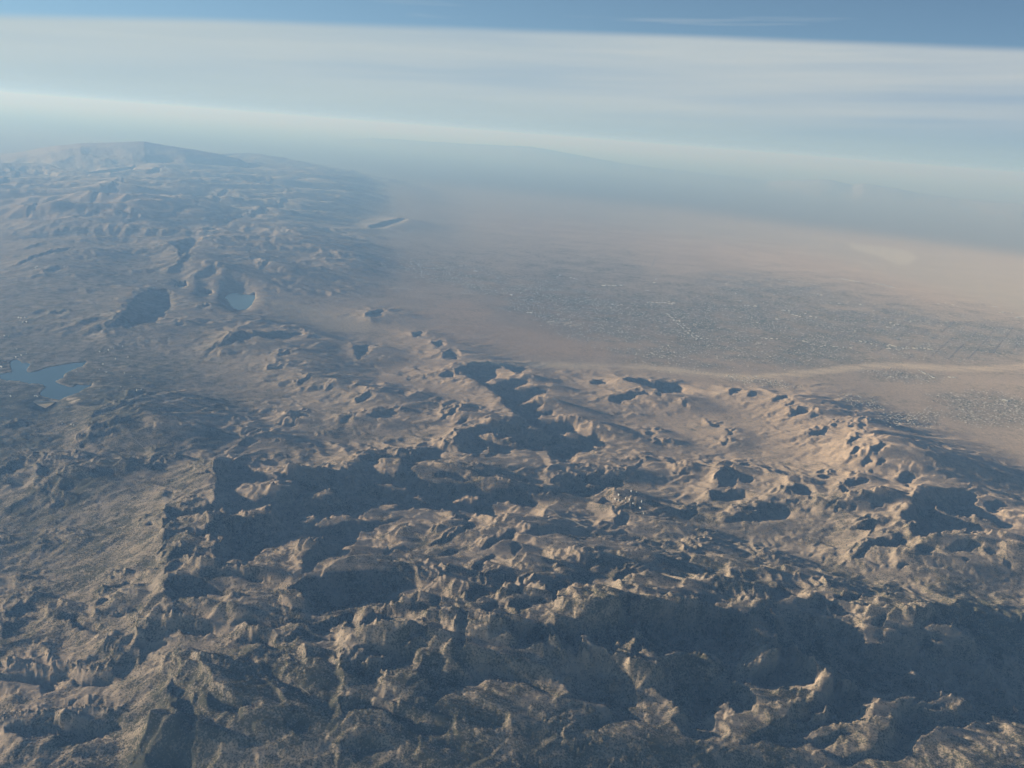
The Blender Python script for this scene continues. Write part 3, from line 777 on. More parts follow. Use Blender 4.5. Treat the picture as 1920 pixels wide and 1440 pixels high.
def ground_at(x, y):
    """height (km) of the relief at world x, y (km)"""
    s = np.asarray(x) * CA + np.asarray(y) * SA; t = -np.asarray(x) * SA + np.asarray(y) * CA
    i = (s / t - SIG[0]) / DSIG; j = np.interp(t, T, np.arange(NROW))
    return bil(HH, np.asarray(i, dtype=np.float64), np.asarray(j, dtype=np.float64))
def on_ground(px, py):
    """where the sight line through a pixel of the photograph meets the relief: x, y, z in km"""
    d = direction(px, py); d = d / np.linalg.norm(d)
    r = 8.0; step = 0.25
    while r < 300:
        p = np.array([0, 0, CAM_Z]) + d * r
        if p[2] < ground_at(p[0], p[1]):
            lo, hi = r - step, r
            for _ in range(18):
                m_ = (lo + hi) / 2; p = np.array([0, 0, CAM_Z]) + d * m_
                if p[2] < ground_at(p[0], p[1]): hi = m_
                else: lo = m_
            return p
        step = 0.02 * r; r += step
    return np.array([0, 0, CAM_Z]) + d * r

# ---- soil and brush colours; the far tones also carry haze and light put into them
def c3(*v): return np.array(v, np.float32)
pat = pnoise(SS / 1.9, TT / 1.9, 71) + 0.5 * pnoise(SS / 0.7, TT / 0.7, 72)
pat2 = pnoise(SS / 6.0, TT / 3.0, 73) + 0.5 * pnoise(SS / 1.1, TT / 0.9, 74)
soil = c3(.365, .312, .258)[None, None] * (1 - RED[..., None]) + c3(.42, .330, .262)[None, None] * RED[..., None]
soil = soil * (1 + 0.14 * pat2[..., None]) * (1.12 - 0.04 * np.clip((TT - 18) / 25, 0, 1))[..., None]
soil = soil * (1 + 0.38 * np.clip((TT - 48) / 35, 0, 1))[..., None]  # soil paled with distance, part of the haze put into its colour
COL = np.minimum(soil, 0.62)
BR = np.clip(VEG + 0.35 * pat, 0, 1)
px, py = project(XX, YY, HH)
def area(polys, soft, scale=1.0):
    img = np.zeros((H_ + PAD, W_ + 2 * PAD), np.float32)
    for line in polys.strip().splitlines():
        pts = [tuple(float(v) for v in q.split(',')) for q in line.split()]
        fill(img, [(x + PAD, y) for x, y in pts], 1.0)
    if soft: img = blur(img, soft)
    return bil(img, px + PAD, py)
def lay(mask, col, alpha=1.0):
    global COL
    k = (mask * alpha)[..., None]
    COL = COL * (1 - k) + c3(*col)[None, None] * k
wob = (pnoise(SS / 2.2, TT / 2.2, 81) + 0.6 * pnoise(SS / 0.8, TT / 0.8, 82))
# hills beyond the pale basin: forest and shade put into one dark colour
BR = BR * (1 - .35 * np.clip((700 - px) / 200, 0, 1) * np.clip((TT - 22) / 8, 0, 1))
far_pale = np.clip((TT - 60) / 18, 0, 1) * np.clip((1050 - px) / 350, 0, 1); lay(far_pale, (.52, .50, .44), .6); BR = BR * (1 - .7 * far_pale)  # far left ground painted paler, making up for thin haze there
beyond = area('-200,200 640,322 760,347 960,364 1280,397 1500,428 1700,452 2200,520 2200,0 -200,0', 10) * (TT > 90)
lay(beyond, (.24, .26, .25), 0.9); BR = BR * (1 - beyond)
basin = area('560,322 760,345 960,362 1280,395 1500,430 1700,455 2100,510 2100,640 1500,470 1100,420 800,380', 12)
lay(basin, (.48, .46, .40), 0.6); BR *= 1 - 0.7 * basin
CITY = area("""720,480 850,490 940,520 1000,530 1060,540 1160,550 1220,560 1290,560 1420,570 1560,570 1680,580 1800,600 2100,640 2100,690 1900,660 1800,672 1700,668 1600,680 1520,686 1420,686 1340,688 1290,690 1240,684 1180,672 1150,662 1135,648 1080,630 1020,605 960,590 930,570 880,545 800,520 720,500
1300,520 1380,515 1500,535 1600,545 1500,560 1400,560 1320,540""", 14)
lay(np.clip(CITY * (0.6 + 1.3 * wob), 0, 1), (.24, .24, .215), 0.8)
TOWN2 = area("""1600,690 1680,694 1780,705 1760,716 1700,716 1640,706
1640,780 1760,775 1760,800 1660,795
1560,740 1640,745 1660,770 1600,760
1720,740 1860,730 1940,760 1940,800 1840,800 1740,770
1360,706 1470,716 1520,728 1440,724 1360,714""", 6)
lay(np.clip(TOWN2 * (0.7 + wob), 0, 1), (.20, .20, .18), 0.6)
lay(area('1590,456 1640,462 1700,470 1722,482 1704,497 1682,497 1650,482 1600,468', 2), (.66, .62, .54), 0.6)
WASH = area("""880,676 960,678 1080,682 1200,683 1290,691 1400,705 1490,697 1570,688 1640,681 1700,681 1800,688 1880,686 1960,680 1960,688 1880,696 1800,697 1700,691 1640,692 1570,699 1490,708 1400,714 1290,703 1200,693 1080,692 960,688 880,684""", 2)
WASH = WASH * np.clip(.85 + 1.3 * pnoise(SS / 2.5, TT / .5, 86) + .6 * pnoise(SS / .5, TT / .2, 87), 0, 1); lay(WASH, (.62, .52, .41), 0.9); BR *= 1 - 0.8 * WASH
FANS = area("""510,565 560,570 640,590 700,600 690,615 640,622 600,610 530,600 510,590
480,560 520,562 600,575 590,582 520,578
585,612 640,600 700,612 690,622 620,622""", 3)
lay(FANS, (.55, .45, .33), 0.6); BR *= 1 - 0.6 * FANS
lay(area("""800,610 900,600 1000,620 1080,640 1140,652 1140,668 1000,668 900,650 840,640
870,560 930,590 880,600 780,600 760,590""", 6), (.52, .38, .28), 0.6)
SCAR = area("""495,430 530,434 520,440 498,440
355,440 400,425 424,432 400,444 370,448
240,350 252,352 250,356 242,354
690,374 706,376 704,382 694,382
150,638 178,624 205,630 196,640 180,646
158,640 172,636 168,644
1338,735 1352,737 1350,743 1336,741
1244,421 1262,421 1262,424 1250,425
268,300 300,296 340,300 310,310
480,716 494,712 502,716 492,720
6,672 24,668 26,672 10,676
1024,603 1092,606 1090,611 1030,610
727,538 770,542 768,545 730,543
60,752 82,748 110,752 100,756
124,744 150,746 152,752 140,756 126,755
445,560 456,562 454,570 446,568
474,560 486,556 500,560 490,568 478,570
0,690 14,692 22,697 10,700 0,700""", 1) * np.clip(.35 + 2.2 * pnoise(SS / .35, TT / .35, 84), 0, 1)
lay(SCAR, (.66, .56, .44), 0.85); BR *= 1 - 0.9 * SCAR
for m_, soft, z in LM:     # bare shore around the lakes
    ring = ((soft > 0.22) & (m_ < 0.5) & (HH < z + 0.02)).astype(np.float32)
    shore = np.clip(blur(m_, 2) * 2.5, 0, 1) * (m_ < 0.5)
    shore = shore * np.clip(.45 + 1.8 * pnoise(SS / .3, TT / .3, 85), 0, 1); lay(shore, (.52, .44, .32), 0.8); BR *= 1 - 0.8 * shore
print('mesh data', round(_time.time() - _c0, 1))

def terrain_material():
    m = bpy.data.materials.new('mountain_ground'); m.use_nodes = True
    t = m.node_tree; t.nodes.clear()
    out = N(t, 'ShaderNodeOutputMaterial'); b = N(t, 'ShaderNodeBsdfDiffuse'); t.links.new(b.outputs[0], out.inputs[0])
    b.inputs['Roughness'].default_value = 0.6
    a = N(t, 'ShaderNodeAttribute', attribute_name='soil'); v = N(t, 'ShaderNodeAttribute', attribute_name='brush')
    tcn = N(t, 'ShaderNodeTexCoord')
    def noise(scale, detail, rough=0.55):
        n = N(t, 'ShaderNodeTexNoise'); n.inputs['Scale'].default_value = scale; n.inputs['Detail'].default_value = detail
        n.inputs['Roughness'].default_value = rough; t.links.new(tcn.outputs['Object'], n.inputs['Vector']); return n.outputs[0]
    sv = N(t, 'ShaderNodeSeparateColor'); t.links.new(v.outputs['Color'], sv.inputs[0])
    fine = noise(3.6, 3, 0.7); mid_ = noise(0.35, 4, 0.6)
    # brush and trees stand as dark specks, denser where the brush cover is high
    thr = mth(t, 'SUBTRACT', mth(t, 'MULTIPLY_ADD', fine, 0.75, mth(t, 'MULTIPLY', mid_, 0.5)), mth(t, 'MULTIPLY_ADD', sv.outputs[0], -0.34, 0.86))
    f = maprange(t, thr, -0.07, 0.07, 0.0, 1.0)
    scol = mixc(t, maprange(t, noise(1.1, 4, 0.65), 0.35, 0.7, 0.0, 1.0), a.outputs['Color'], (1.6, 1.56, 1.45), 'MULTIPLY')
    scol = mixc(t, maprange(t, noise(5.0, 2, 0.6), 0.60, 0.68, 0.0, 0.6), scol, (0.60, 0.53, 0.42))
    col = mixc(t, mth(t, 'MULTIPLY', f, 0.88), scol, mixc(t, sv.outputs[1], (0.085, 0.092, 0.058), (0.165, 0.170, 0.110)))  # far brush paler: low sun caught by the crowns is painted in
    t.links.new(col, b.inputs[0])
    bp = N(t, 'ShaderNodeBump'); bp.inputs['Strength'].default_value = 0.7; bp.inputs['Distance'].default_value = 0.12
    t.links.new(noise(2.2, 5, 0.65), bp.inputs['Height']); t.links.new(bp.outputs[0], b.inputs['Normal'])
    return m
MAT_T = terrain_material()
idx = np.arange(NROW * NCOL, dtype=np.int32).reshape(NROW, NCOL)
def terrain_piece(name, label, sel, mats):
    """faces of the relief where sel (per cell) is true; neighbours share their edge exactly"""
    q = np.stack([idx[:-1, :-1], idx[:-1, 1:], idx[1:, 1:], idx[1:, :-1]], -1)[sel]
    used = np.unique(q); remap = np.zeros(NROW * NCOL, np.int32); remap[used] = np.arange(len(used), dtype=np.int32)
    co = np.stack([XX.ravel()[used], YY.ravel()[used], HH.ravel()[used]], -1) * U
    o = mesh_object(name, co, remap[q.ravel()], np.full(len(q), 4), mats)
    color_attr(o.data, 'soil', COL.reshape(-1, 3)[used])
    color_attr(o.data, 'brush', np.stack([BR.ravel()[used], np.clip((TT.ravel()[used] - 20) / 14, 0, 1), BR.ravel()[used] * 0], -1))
    o['label'] = label; o['kind'] = 'structure'
    return o
pxc, pyc = project(XX[:-1, :-1], YY[:-1, :-1], HH[:-1, :-1])
# ================================================================ THE GROUND IN ITS PIECES
farsel = (beyond[:-1, :-1] > 0.5) | (TT[:-1, :-1] > 115)
plain_m = area("""560,330 700,345 760,380 740,420 800,460 720,490 740,560 820,590 860,640 880,670 1000,690 1150,700 1290,720 1450,730 1560,760 1700,820 1800,880 1870,930 2300,960 2300,300 560,200""", 0)[:-1, :-1] > 0.5
plain_m &= ~farsel
plain_m &= TT[:-1, :-1] > 20
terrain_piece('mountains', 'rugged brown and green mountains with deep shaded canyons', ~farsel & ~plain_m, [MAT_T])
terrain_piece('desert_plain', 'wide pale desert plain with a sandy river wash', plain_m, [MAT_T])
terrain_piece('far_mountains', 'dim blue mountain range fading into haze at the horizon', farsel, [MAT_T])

def simple_mat(name, col, rough=0.9, spec=0.3, noise=None, amount=0.15):
    m = bpy.data.materials.new(name); m.use_nodes = True; t = m.node_tree
    b = t.nodes['Principled BSDF']; b.inputs['Roughness'].default_value = rough
    b.inputs['Specular IOR Level'].default_value = spec
    tcn = N(t, 'ShaderNodeTexCoord'); n = N(t, 'ShaderNodeTexNoise'); n.inputs['Scale'].default_value = noise or 1.0; n.inputs['Detail'].default_value = 4
    t.links.new(tcn.outputs['Object'], n.inputs['Vector'])
    c = mixc(t, n.outputs[0], tuple(v * (1 - amount) for v in col), tuple(min(1, v * (1 + amount)) for v in col))
    t.links.new(c, b.inputs['Base Color'])
    return m
# ---- lakes
MAT_W = simple_mat('lake_water', (.020, .050, .070), 0.2, 0.4, 0.4, 0.1)
for lab, z, pts in LAKES:
    vs = []
    for x, y in pts:
        d = direction(x, y); q = (z - CAM_Z) / d[2]; vs.append((d[0] * q * U, d[1] * q * U, z * U))
    o = mesh_object('lake', vs, list(range(len(vs))), [len(vs)], [MAT_W], smooth_=False)
    tag(o, lab, kind='structure')

# ---- roads, draped on the ground
MAT_R = simple_mat('road_surface', (.50, .44, .36), 0.95, 0.1, 0.5, 0.12)
def road(name, label, txt, width, lift=0.0035):
    pts = np.array([on_ground(*(float(v) for v in q.split(','))) for q in txt.split()])[:, :2]
    seg = np.linalg.norm(np.diff(pts, axis=0), axis=1); L_ = np.concatenate([[0], np.cumsum(seg)])
    n = max(3, int(L_[-1] / 0.06)); u = np.linspace(0, L_[-1], n)
    p = np.stack([np.interp(u, L_, pts[:, 0]), np.interp(u, L_, pts[:, 1])], 1)
    for _ in range(6): p[1:-1] = (p[:-2] + 2 * p[1:-1] + p[2:]) / 4
    p[1:-1, 0] += 0.03 * pnoise(u[1:-1] / 0.7, u[1:-1] * 0, 91)
    d = np.gradient(p, axis=0); d /= np.linalg.norm(d, axis=1)[:, None] + 1e-9
    nrm = np.stack([-d[:, 1], d[:, 0]], 1) * width / 2
    a, b = p + nrm, p - nrm
    co = []
    for k in range(n):
        z = max(float(ground_at(*a[k])), float(ground_at(*b[k])), float(ground_at(*p[k]))) + lift
        co += [(a[k, 0] * U, a[k, 1] * U, z * U), (b[k, 0] * U, b[k, 1] * U, z * U)]
    fs = []
    for k in range(n - 1): fs += [2 * k, 2 * k + 1, 2 * k + 3, 2 * k + 2]
    o = mesh_object(name, co, fs, [4] * (n - 1), [MAT_R])
    tag(o, label, kind='structure'); return o
road('highway', 'pale highway crossing the desert towards the town', '735,589 800,580 850,578 930,577 1000,572 1060,563 1150,551 1230,545', .045)
road('highway', 'faint highway running away across the far desert', '1205,541 1225,525 1235,515 1222,500 1228,485 1230,478', .06)
road('dirt_road', 'short pale dirt road down a green spur', '502,697 512,702 524,716 534,729', .028)
road('dirt_road', 'winding pale dirt road over a rounded brown hill', '236,818 250,822 262,832 272,842', .024)
road('dirt_road', 'pale canyon road along the foot of a hill', '757,880 764,890 776,900 800,907 830,911', .026)
road('dirt_road', 'sandy road following the valley through brown hills', '990,935 1008,945 1040,962 1070,975 1100,990', .03)
road('dirt_road', 'straight pale firebreak on a wooded slope', '561,1288 575,1298 586,1309', .016)
road('dirt_road', 'bare pale track dropping over a green ridge', '280,1160 277,1170 270,1182 258,1192', .016)

# ---- the dam of the big lake
MAT_D = simple_mat('dam_fill', (.80, .62, .38), 0.95, 0.1, 0.8, 0.08)
MAT_C = simple_mat('pale_concrete', (.60, .57, .50), 0.9, 0.2, 2.0, 0.08)
def at(px_, py_, z):
    d = direction(px_, py_); q = (z - CAM_Z) / d[2]; return np.array([d[0] * q, d[1] * q, z])
def dam():
    root = bpy.data.objects.new('dam', None); scene.collection.objects.link(root)
    tag(root, 'pale orange earth dam with a triangular face below the branching lake', 'dam')
    c = at(84, 757, .80); root.location = c * U
    cl, cr, toe = at(62.5, 753.5, .815), at(103, 753.5, .815), at(85, 765.5, .70)
    tl, tr = at(70, 759, .76), at(94, 760.5, .76)
    back = (cl + cr) / 2 + np.array([0, .16, -.10])
    bl, brr = cl + np.array([.02, .14, -.05]), cr + np.array([-.02, .14, -.05])
    cl2, cr2 = cl + np.array([0, .018, 0]), cr + np.array([0, .018, 0])
    V = [cl, cr, tr, toe, tl, cl2, cr2, brr, bl]
    V = [(v - c) * U for v in V]
    mesh_object('embankment', V, [0, 4, 3, 2, 1, 0, 1, 6, 5, 5, 6, 7, 8, 0, 5, 8, 4, 1, 2, 7, 6], [5, 4, 4, 4, 4], [MAT_D], False, root)
    V = []
    for e in (0, .006):
        for p in (cl, cr, cr2, cl2): V.append((p + np.array([0, 0, .003 + e]) - c) * U)
    mesh_object('crest_road', V, [0, 3, 2, 1, 4, 5, 6, 7, 0, 1, 5, 4, 1, 2, 6, 5, 2, 3, 7, 6, 3, 0, 4, 7], [4] * 6, [MAT_C], False, root)
dam()

# ---- buildings
random.seed(7); rng = np.random.default_rng(7)
MAT_B = [simple_mat('white_roof', (.80, .79, .74), 0.6, 0.3, 3.0, 0.05), simple_mat('grey_wall', (.82, .81, .76), 0.8, 0.2, 3.0, 0.05), simple_mat('cream_roof', (.78, .70, .50), 0.7, 0.3, 3.0, 0.05)]
def building_mesh(name, pitched, roof):
    """unit building 1 x 1 x 1: walls and a roof (flat with parapet step, or pitched)"""
    a = 0.5
    V = [(-a, -a, -1), (a, -a, -1), (a, a, -1), (-a, a, -1), (-a, -a, .8), (a, -a, .8), (a, a, .8), (-a, a, .8)]
    F = [(0, 1, 5, 4), (1, 2, 6, 5), (2, 3, 7, 6), (3, 0, 4, 7)]; mi = [0] * 4
    if pitched:
        e = .56
        b = len(V); V += [(-e, -e, .8), (e, -e, .8), (e, e, .8), (-e, e, .8), (-e, 0, 1.15), (e, 0, 1.15)]
        F += [(b, b + 1, b + 5, b + 4), (b + 2, b + 3, b + 4, b + 5), (b + 1, b + 2, b + 5), (b + 3, b, b + 4)]; mi += [1] * 4
    else:
        b = len(V); V += [(-.47, -.47, .8), (.47, -.47, .8), (.47, .47, .8), (-.47, .47, .8), (-.47, -.47, .74), (.47, -.47, .74), (.47, .47, .74), (-.47, .47, .74)]
        F += [(4, 5, b + 1, b), (5, 6, b + 2, b + 1), (6, 7, b + 3, b + 2), (7, 4, b, b + 3), (b, b + 1, b + 5, b + 4), (b + 1, b + 2, b + 6, b + 5), (b + 2, b + 3, b + 7, b + 6), (b + 3, b, b + 4, b + 7), (b + 4, b + 5, b + 6, b + 7)]; mi += [1] * 9
        # two roof units
        for (x0, x1, y0, y1) in ((-.3, -.18, .1, .25), (.1, .3, -.2, -.08)):
            b = len(V); V += [(x0, y0, .74), (x1, y0, .74), (x1, y1, .74), (x0, y1, .74), (x0, y0, 1.0), (x1, y0, 1.0), (x1, y1, 1.0), (x0, y1, 1.0)]
            F += [(b, b + 1, b + 5, b + 4), (b + 1, b + 2, b + 6, b + 5), (b + 2, b + 3, b + 7, b + 6), (b + 3, b, b + 4, b + 7), (b + 4, b + 5, b + 6, b + 7)]; mi += [0] * 5
    me = bpy.data.meshes.new(name); me.from_pydata(V, [], F); me.materials.append(MAT_B[1]); me.materials.append(roof)
    me.polygons.foreach_set('material_index', mi); me.update(); return me
ME_FLAT = building_mesh('warehouse', False, MAT_B[0]); ME_CREAM = building_mesh('cream_warehouse', False, MAT_B[2]); ME_HOUSE = building_mesh('house', True, MAT_B[0])
GRID = math.radians(-34)
def building(px_, py_, w, d, h, name, me, label, cat, group, rot=None):
    p = on_ground(px_, py_)
    o = bpy.data.objects.new(name, me); scene.collection.objects.link(o)
    o.location = (p[0] * U, p[1] * U, p[2] * U); o.scale = (w * U, d * U, h * U)
    o.rotation_euler = (0, 0, GRID + (rot if rot is not None else random.choice((0, math.pi / 2))))
    tag(o, label, cat, group); return o
def many(txt, ox, oy, k, name, me, label, cat, group, size, rot=None):
    for q in txt.split():
        x, y = (float(v) for v in q.split(','))
        s_ = size * random.uniform(.9, 2.0)
        building(ox + x / k, oy + y / k, s_, s_ * random.uniform(.4, .8), .032, name, me, label, cat, group, rot)
many('850,968 875,970 900,970 915,974 930,975 948,978 960,980 985,985', 1280, 200, 3, 'warehouse', ME_FLAT, 'white flat roofed building in the upper far cluster on the desert', 'warehouse', 'buildings of the upper far desert cluster', .17)
many('1070,993 1090,996 1105,1000 1120,1000 1135,1004 1150,1008 1170,1012 1185,1018', 1280, 200, 3, 'warehouse', ME_FLAT, 'white flat roofed building in the right hand row of the far desert cluster', 'warehouse', 'buildings of the second far desert cluster', .16)
many('600,985 620,988 545,975 300,1053 245,997 325,1093 350,1120 370,1121 410,1122 455,1105 515,1058 830,1105 880,1108 780,1060 760,1055 740,1050 1000,1113 620,1170 640,1175 660,1180 690,1165 700,1190 720,1180 530,1195 420,1215 860,1198 600,1150 570,1146 750,1185', 1280, 200, 3, 'warehouse', ME_FLAT, 'white roofed building on the far side of the desert town', 'warehouse', 'buildings on the far side of the town', .10)
many('750,925 760,926 878,965 1230,948 1215,958 1290,963 1325,970 1310,966 1420,850 1330,858 955,1058 960,1060 1065,1160 1050,1158 1525,1112 1760,990 1770,970 710,657 720,660 815,670', 640, 200, 3, 'warehouse', ME_FLAT, 'white roofed building on the open desert left of the town', 'warehouse', 'scattered buildings left of the town', .09)
many('1475,1007 1485,1005 1505,1006 1530,1008 1545,1007 1575,1005', 640, 200, 3, 'warehouse', ME_FLAT, 'white building in the short row at the far edge of the town', 'warehouse', 'short row at the far edge of the town', .13)
many('1725,1101 1735,1100 1750,1102 1775,1102 1790,1103 1805,1101 1820,1103 1845,1108 1860,1110 1870,1105', 640, 200, 3, 'warehouse', ME_FLAT, 'white building in the bright east west row in the middle of the town', 'warehouse', 'bright row in the middle of the town', .10)
building(1073.3 + 140, 544.3, .26, .07, .012, 'warehouse', ME_FLAT, 'long white building alone at the end of a pale desert road', 'warehouse', None, 0)
building(640 + 1220 / 3, 200 + 1172 / 3, .12, .07, .014, 'warehouse', ME_CREAM, 'single large cream building on the left side of the town', 'warehouse', None, 0)
building(1280 + 140 / 3, 200 + 1305 / 3, .13, .08, .014, 'warehouse', ME_CREAM, 'cream roofed building at the lower end of the diagonal street', 'warehouse', None, 0)
building(1280 + 430 / 3, 200 + 1330 / 3, .18, .07, .014, 'warehouse', ME_CREAM, 'long yellowish roof right of the diagonal street', 'warehouse', None, 0)
building(1280 + 1075 / 3, 200 + 1146 / 3, .13, .10, .014, 'warehouse', ME_FLAT, 'bright isolated white building on open ground above the town', 'warehouse', None, 0)
building(1280 + 1755 / 3, 200 + 1125 / 3, .34, .12, .014, 'warehouse', ME_FLAT, 'very long white roof near the right edge of the plain', 'warehouse', None, 0)
many('1785,1158 1800,1156 1850,1160 1880,1186 1892,1185 1910,1180', 1280, 200, 3, 'warehouse', ME_FLAT, 'white building in the group below the very long roof', 'warehouse', 'group below the very long roof', .13)
many('470,1305 500,1305 530,1307 740,1340 780,1350 800,1345 850,1350 870,1352 905,1355 920,1355 945,1358 680,1320 700,1325', 1280, 200, 3, 'warehouse', ME_FLAT, 'white roofed block in the near part of the town', 'warehouse', 'blocks in the near part of the town', .07)
many('1155,1345 1165,1340 1180,1345 1195,1348 1150,1362 1165,1361 1240,1360 1255,1360 1270,1361 1300,1360 1315,1361 1340,1358 1360,1360 1385,1364 1400,1366', 1280, 200, 3, 'warehouse', ME_CREAM, 'yellowish roof in the bright shopping strip right of the town', 'warehouse', 'bright strip right of the town', .09, 0)
many('1000,1320 1030,1325 1060,1335 1090,1345 970,1262 1570,1245 1210,1225 1170,1215 1190,1230 1150,1240 1135,1190 1295,1085 1440,1110 1480,1105 1520,1115 1545,1125', 1280, 200, 3, 'warehouse', ME_FLAT, 'white roofed building in the right part of the town', 'warehouse', 'buildings in the right part of the town', .08)
many('1330,285 1345,290 1355,298 1365,302 1380,305 1390,312 1400,318 1410,325 1500,322 1520,323 1532,324', 1280, 600, 3, 'warehouse', ME_FLAT, 'white building in the cluster beside the sandy wash', 'warehouse', 'cluster beside the sandy wash', .07)
many('1800,448 1810,450 1818,453 1825,456', 1280, 600, 3, 'warehouse', ME_FLAT, 'white building in the little row on the near right plain', 'warehouse', 'little row on the near right plain', .08)
for k in range(34):
    u = k / 33; side = random.choice((-1, 1)) * random.uniform(.8, 3.0)
    building(1253 + 58 * u + side * 1.3, 588 + 49 * u + side * -0.6, random.uniform(.06, .12), random.uniform(.04, .07), .026, 'shop', ME_FLAT, 'white flat roofed shop along the diagonal main street of the town', 'shop', 'shops along the diagonal main street')
many('780,395 795,392 770,398 680,378 430,290 560,280 700,300 740,320 640,160 610,170 720,210 580,250 650,220 600,295 560,180 690,150 350,585 400,590 415,592 95,165 120,200 150,190 90,210', 0, 600, 3, 'house', ME_HOUSE, 'tiny pale house among trees on the forested plateau by the lake', 'house', 'houses on the forested plateau', .022)
many('5,262 10,266 60,430 200,428 210,432', 0, 600, 3, 'house', ME_HOUSE, 'pale lakeside house on the shore of the branching lake', 'house', 'houses on the lake shore', .035)
many('105,1188 120,1190 145,1186 150,1212 130,1215 25,1290 50,1293 200,905 210,900 205,912 865,1020 880,982', 0, 200, 3, 'house', ME_HOUSE, 'pale building in a clearing of the far green plateau', 'house', 'buildings on the far green plateau', .045)
many('1540,1010 1560,1015 1580,1020 1600,1005 1620,1012 1600,1030 1640,1035 1680,1060 1690,1020 1660,970 1630,965 1700,1090 1560,985', 640, 600, 3, 'house', ME_HOUSE, 'pale house in the loose village among the brown hills', 'house', 'village among the brown hills', .022)
building(353.5, 1186.5, .03, .022, .01, 'house', ME_HOUSE, 'lone white house on a shaded brown ridge', 'house', None, 0)

# the rest of the town: far too many small roofs to count
def town(name, label, dens, count, mats):
    sel = np.argwhere(dens > 0.12)
    wgt = (dens * (TT * DSIG) * np.gradient(T)[:, None])[dens > 0.12]; wgt = wgt / wgt.sum()
    pick = sel[rng.choice(len(sel), count, p=wgt)]
    s = (SIG[pick[:, 1]] + rng.uniform(-.5, .5, count) * DSIG) * T[pick[:, 0]]
    t = T[pick[:, 0]] * (1 + rng.uniform(-.5, .5, count) * .005)
    x, y = s * CA - t * SA, s * SA + t * CA
    # line them up along the streets of a square grid
    cg, sg_ = math.cos(GRID), math.sin(GRID)
    u, v = x * cg + y * sg_, -x * sg_ + y * cg
    row = rng.random(count) < .5
    st = .16
    v = np.where(row, np.round(v / st) * st + rng.choice((-.03, .03), count), v)
    u = np.where(~row, np.round(u / st) * st + rng.choice((-.03, .03), count), u)
    x, y = u * cg - v * sg_, u * sg_ + v * cg
    z = ground_at(x, y)
    w = rng.uniform(.012, .024, count) * rng.choice((1, 1, 1, 1.8), count); dd = rng.uniform(.010, .016, count); h = rng.uniform(.005, .009, count)
    base = np.array([(-1, -1, -1), (1, -1, -1), (1, 1, -1), (-1, 1, -1), (-1, -1, 1), (1, -1, 1), (1, 1, 1), (-1, 1, 1), (-1, 0, 1.7), (1, 0, 1.7)], np.float32)
    B = base[None] * np.stack([w, dd, h], 1)[:, None, :]
    co = np.stack([x[:, None] + B[..., 0] * cg - B[..., 1] * sg_, y[:, None] + B[..., 0] * sg_ + B[..., 1] * cg, z[:, None] + B[..., 2]], -1) * U
    f = [0, 1, 5, 4, 2, 3, 7, 6, 4, 5, 9, 8, 6, 7, 8, 9, 1, 2, 6, 9, 5, 3, 0, 4, 8, 7]
    fs = (np.array(f)[None] + (np.arange(count) * 10)[:, None]).ravel()
    mi = np.repeat(rng.choice(len(mats), count, p=[.36, .20, .22, .22]), 6)
    o = mesh_object(name, co.reshape(-1, 3), fs, np.tile([4, 4, 4, 4, 5, 5], count), mats, False, None, mi)
    tag(o, label, kind='stuff'); return o
MH = [simple_mat('roof_pale', (.82, .78, .70), .8, .2, 3.0, .1), simple_mat('roof_brown', (.22, .17, .14), .9, .2, 3.0, .1), simple_mat('garden_green', (.07, .09, .06), .9, .2, 3.0, .1), simple_mat('roof_tan', (.42, .34, .27), .9, .2, 3.0, .1)]
def streets():
    cg, sg_ = math.cos(GRID), math.sin(GRID)
    co, fs = [], []
    n = 0
    dens = np.clip(CITY * (.5 + 1.0 * wob), 0, 1)
    for axis in (0, 1):
        for k in np.arange(-80, 120, .8):
            q = np.arange(-80, 120, .12)
            u, v = (q, np.full_like(q, k)) if axis else (np.full_like(q, k), q)
            x, y = u * cg - v * sg_, u * sg_ + v * cg
            t = -x * SA + y * CA; s = x * CA + y * SA
            ok = (t > 20) & (t < 95); sig = np.where(ok, s / np.maximum(t, 1), 9)
            ok &= (sig > SIG[0]) & (sig < SIG[-1])
            if ok.sum() < 4: continue
            i = np.clip((sig - SIG[0]) / DSIG, 0, NCOL - 2); j = np.interp(t, T, np.arange(NROW))
            d = np.where(ok, bil(dens, i, j), 0)
            z = np.where(ok, ground_at(np.where(ok, x, 0), np.where(ok, y, 50)), 0) + .006
            w = .014
            dxn, dyn = (-sg_ * w, cg * w) if axis else (cg * w, sg_ * w)
            for a in range(len(q) - 1):
                if d[a] > .22 and d[a + 1] > .22:
                    co += [(x[a] + dxn, y[a] + dyn, z[a]), (x[a] - dxn, y[a] - dyn, z[a]), (x[a + 1] - dxn, y[a + 1] - dyn, z[a + 1]), (x[a + 1] + dxn, y[a + 1] + dyn, z[a + 1])]
                    fs += [n, n + 1, n + 2, n + 3]; n += 4
    o = mesh_object('town_streets', np.array(co) * U, fs, [4] * (n // 4), [MAT_R], False)
    tag(o, 'square grid of pale streets running through the desert town', kind='structure'); print('streets', n // 4)
streets()
town('town_houses', 'dense speckle of small pale roofs and gardens of the desert town', np.clip(CITY * (.5 + 1.0 * wob), 0, 1) * (TT < 105), 24000, MH)
town('outlying_houses', 'thin scatter of small houses on the dry plain', np.clip(TOWN2 * (.6 + 1.0 * wob), 0, 1) * (TT < 70), 3500, MH)

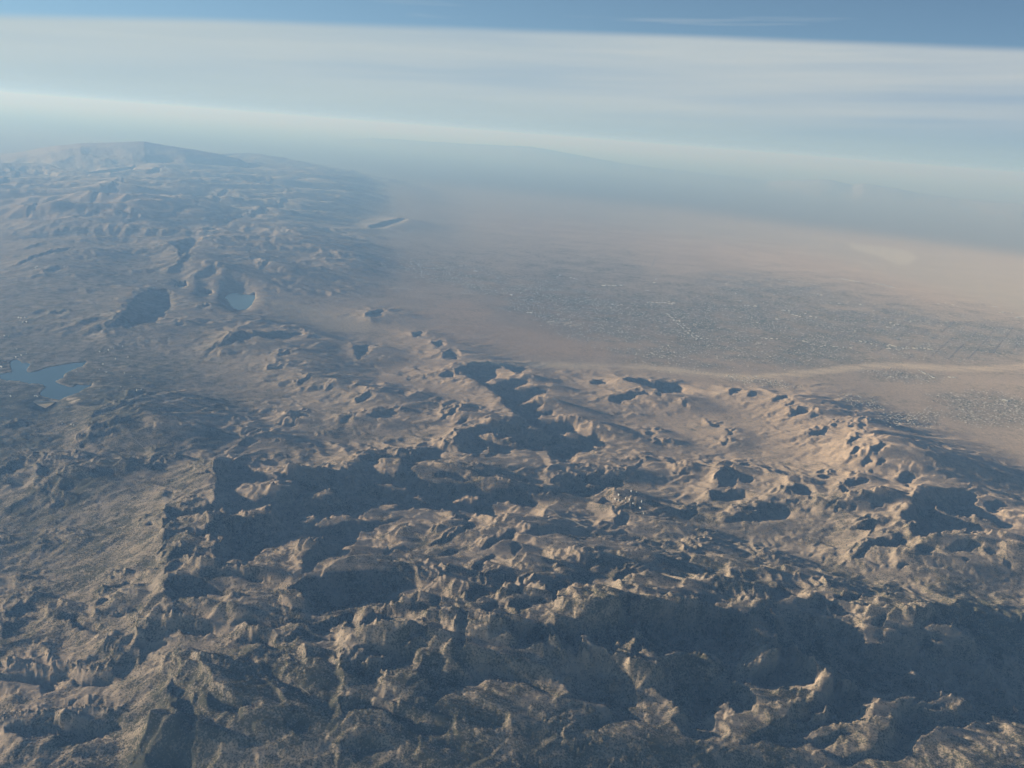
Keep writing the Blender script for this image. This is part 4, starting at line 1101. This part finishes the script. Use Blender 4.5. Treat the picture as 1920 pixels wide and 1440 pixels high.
# ---- trees: dark pines and shrubs on the nearest wooded slopes
def woods(count):
    dens = np.clip(BR - 0.42, 0, 1) ** 1.2 * (TT < 26) * np.clip(pnoise(SS / .6, TT / .6, 95) * 2 + .55, 0.02, 1)
    px_, py_ = project(XX, YY, HH)
    dens = dens * ((px_ > -60) & (px_ < 1980) & (py_ < 1480))
    for m_, soft, z in LM: dens = dens * (m_ < .3)
    sel = np.argwhere(dens > 0.01)
    wgt = (dens * (TT * DSIG) * np.gradient(T)[:, None])[dens > 0.01]; wgt = wgt / wgt.sum()
    pick = sel[rng.choice(len(sel), count, p=wgt)]
    s = (SIG[pick[:, 1]] + rng.uniform(-.5, .5, count) * DSIG) * T[pick[:, 0]]
    t = T[pick[:, 0]] * (1 + rng.uniform(-.5, .5, count) * .003)
    x, y = s * CA - t * SA, s * SA + t * CA; z = ground_at(x, y)
    r = rng.uniform(.004, .0085, count); h = r * rng.uniform(1.6, 3.0, count)
    a = np.linspace(0, 2 * np.pi, 6)[:5]
    base = np.array([(math.cos(q), math.sin(q), .12) for q in a] + [(0, 0, 1.0)], np.float32)
    B = base[None] * np.stack([r, r, h], 1)[:, None, :]
    co = np.stack([x[:, None] + B[..., 0], y[:, None] + B[..., 1], z[:, None] + B[..., 2]], -1) * U
    f = []
    for k in range(5): f += [k, (k + 1) % 5, 5]
    fs = (np.array(f)[None] + (np.arange(count) * 6)[:, None]).ravel()
    o = mesh_object('forest', co.reshape(-1, 3), fs, np.full(count * 5, 3), [simple_mat('pine_foliage', (.050, .062, .040), .9, .1, .3, .3)], False)
    tag(o, 'dark scattered pines and oaks covering the nearest slopes', kind='stuff')
woods(45000)

# ---- the air
def haze():
    m = bpy.data.materials.new('haze_air'); m.use_nodes = True
    t = m.node_tree; t.nodes.clear()
    o = N(t, 'ShaderNodeOutputMaterial'); v = N(t, 'ShaderNodeVolumePrincipled')
    v.inputs['Density'].default_value = HAZE_DENSITY
    v.inputs['Color'].default_value = (*HAZE_COLOR, 1)
    v.inputs['Absorption Color'].default_value = (*HAZE_ABSORB, 1)
    v.inputs['Anisotropy'].default_value = 0.12
    t.links.new(v.outputs[0], o.inputs['Volume'])
    X0, X1, Y0, Y1, Z0, Z1 = -29000, 29000, -400, 29000, -30, CAM_Z * U + 9.0
    vs = [(x, y, z) for z in (Z0, Z1) for y in (Y0, Y1) for x in (X0, X1)]
    fs = [0, 2, 3, 1, 4, 5, 7, 6, 0, 1, 5, 4, 2, 6, 7, 3, 0, 4, 6, 2, 1, 3, 7, 5]
    ob = mesh_object('haze', vs, fs, [4] * 6, [m], smooth_=False)
    ob['kind'] = 'stuff'; ob['label'] = 'pale blue haze lying over the whole landscape'
    return ob
haze()
print('all built', round(_time.time() - _c0, 1))
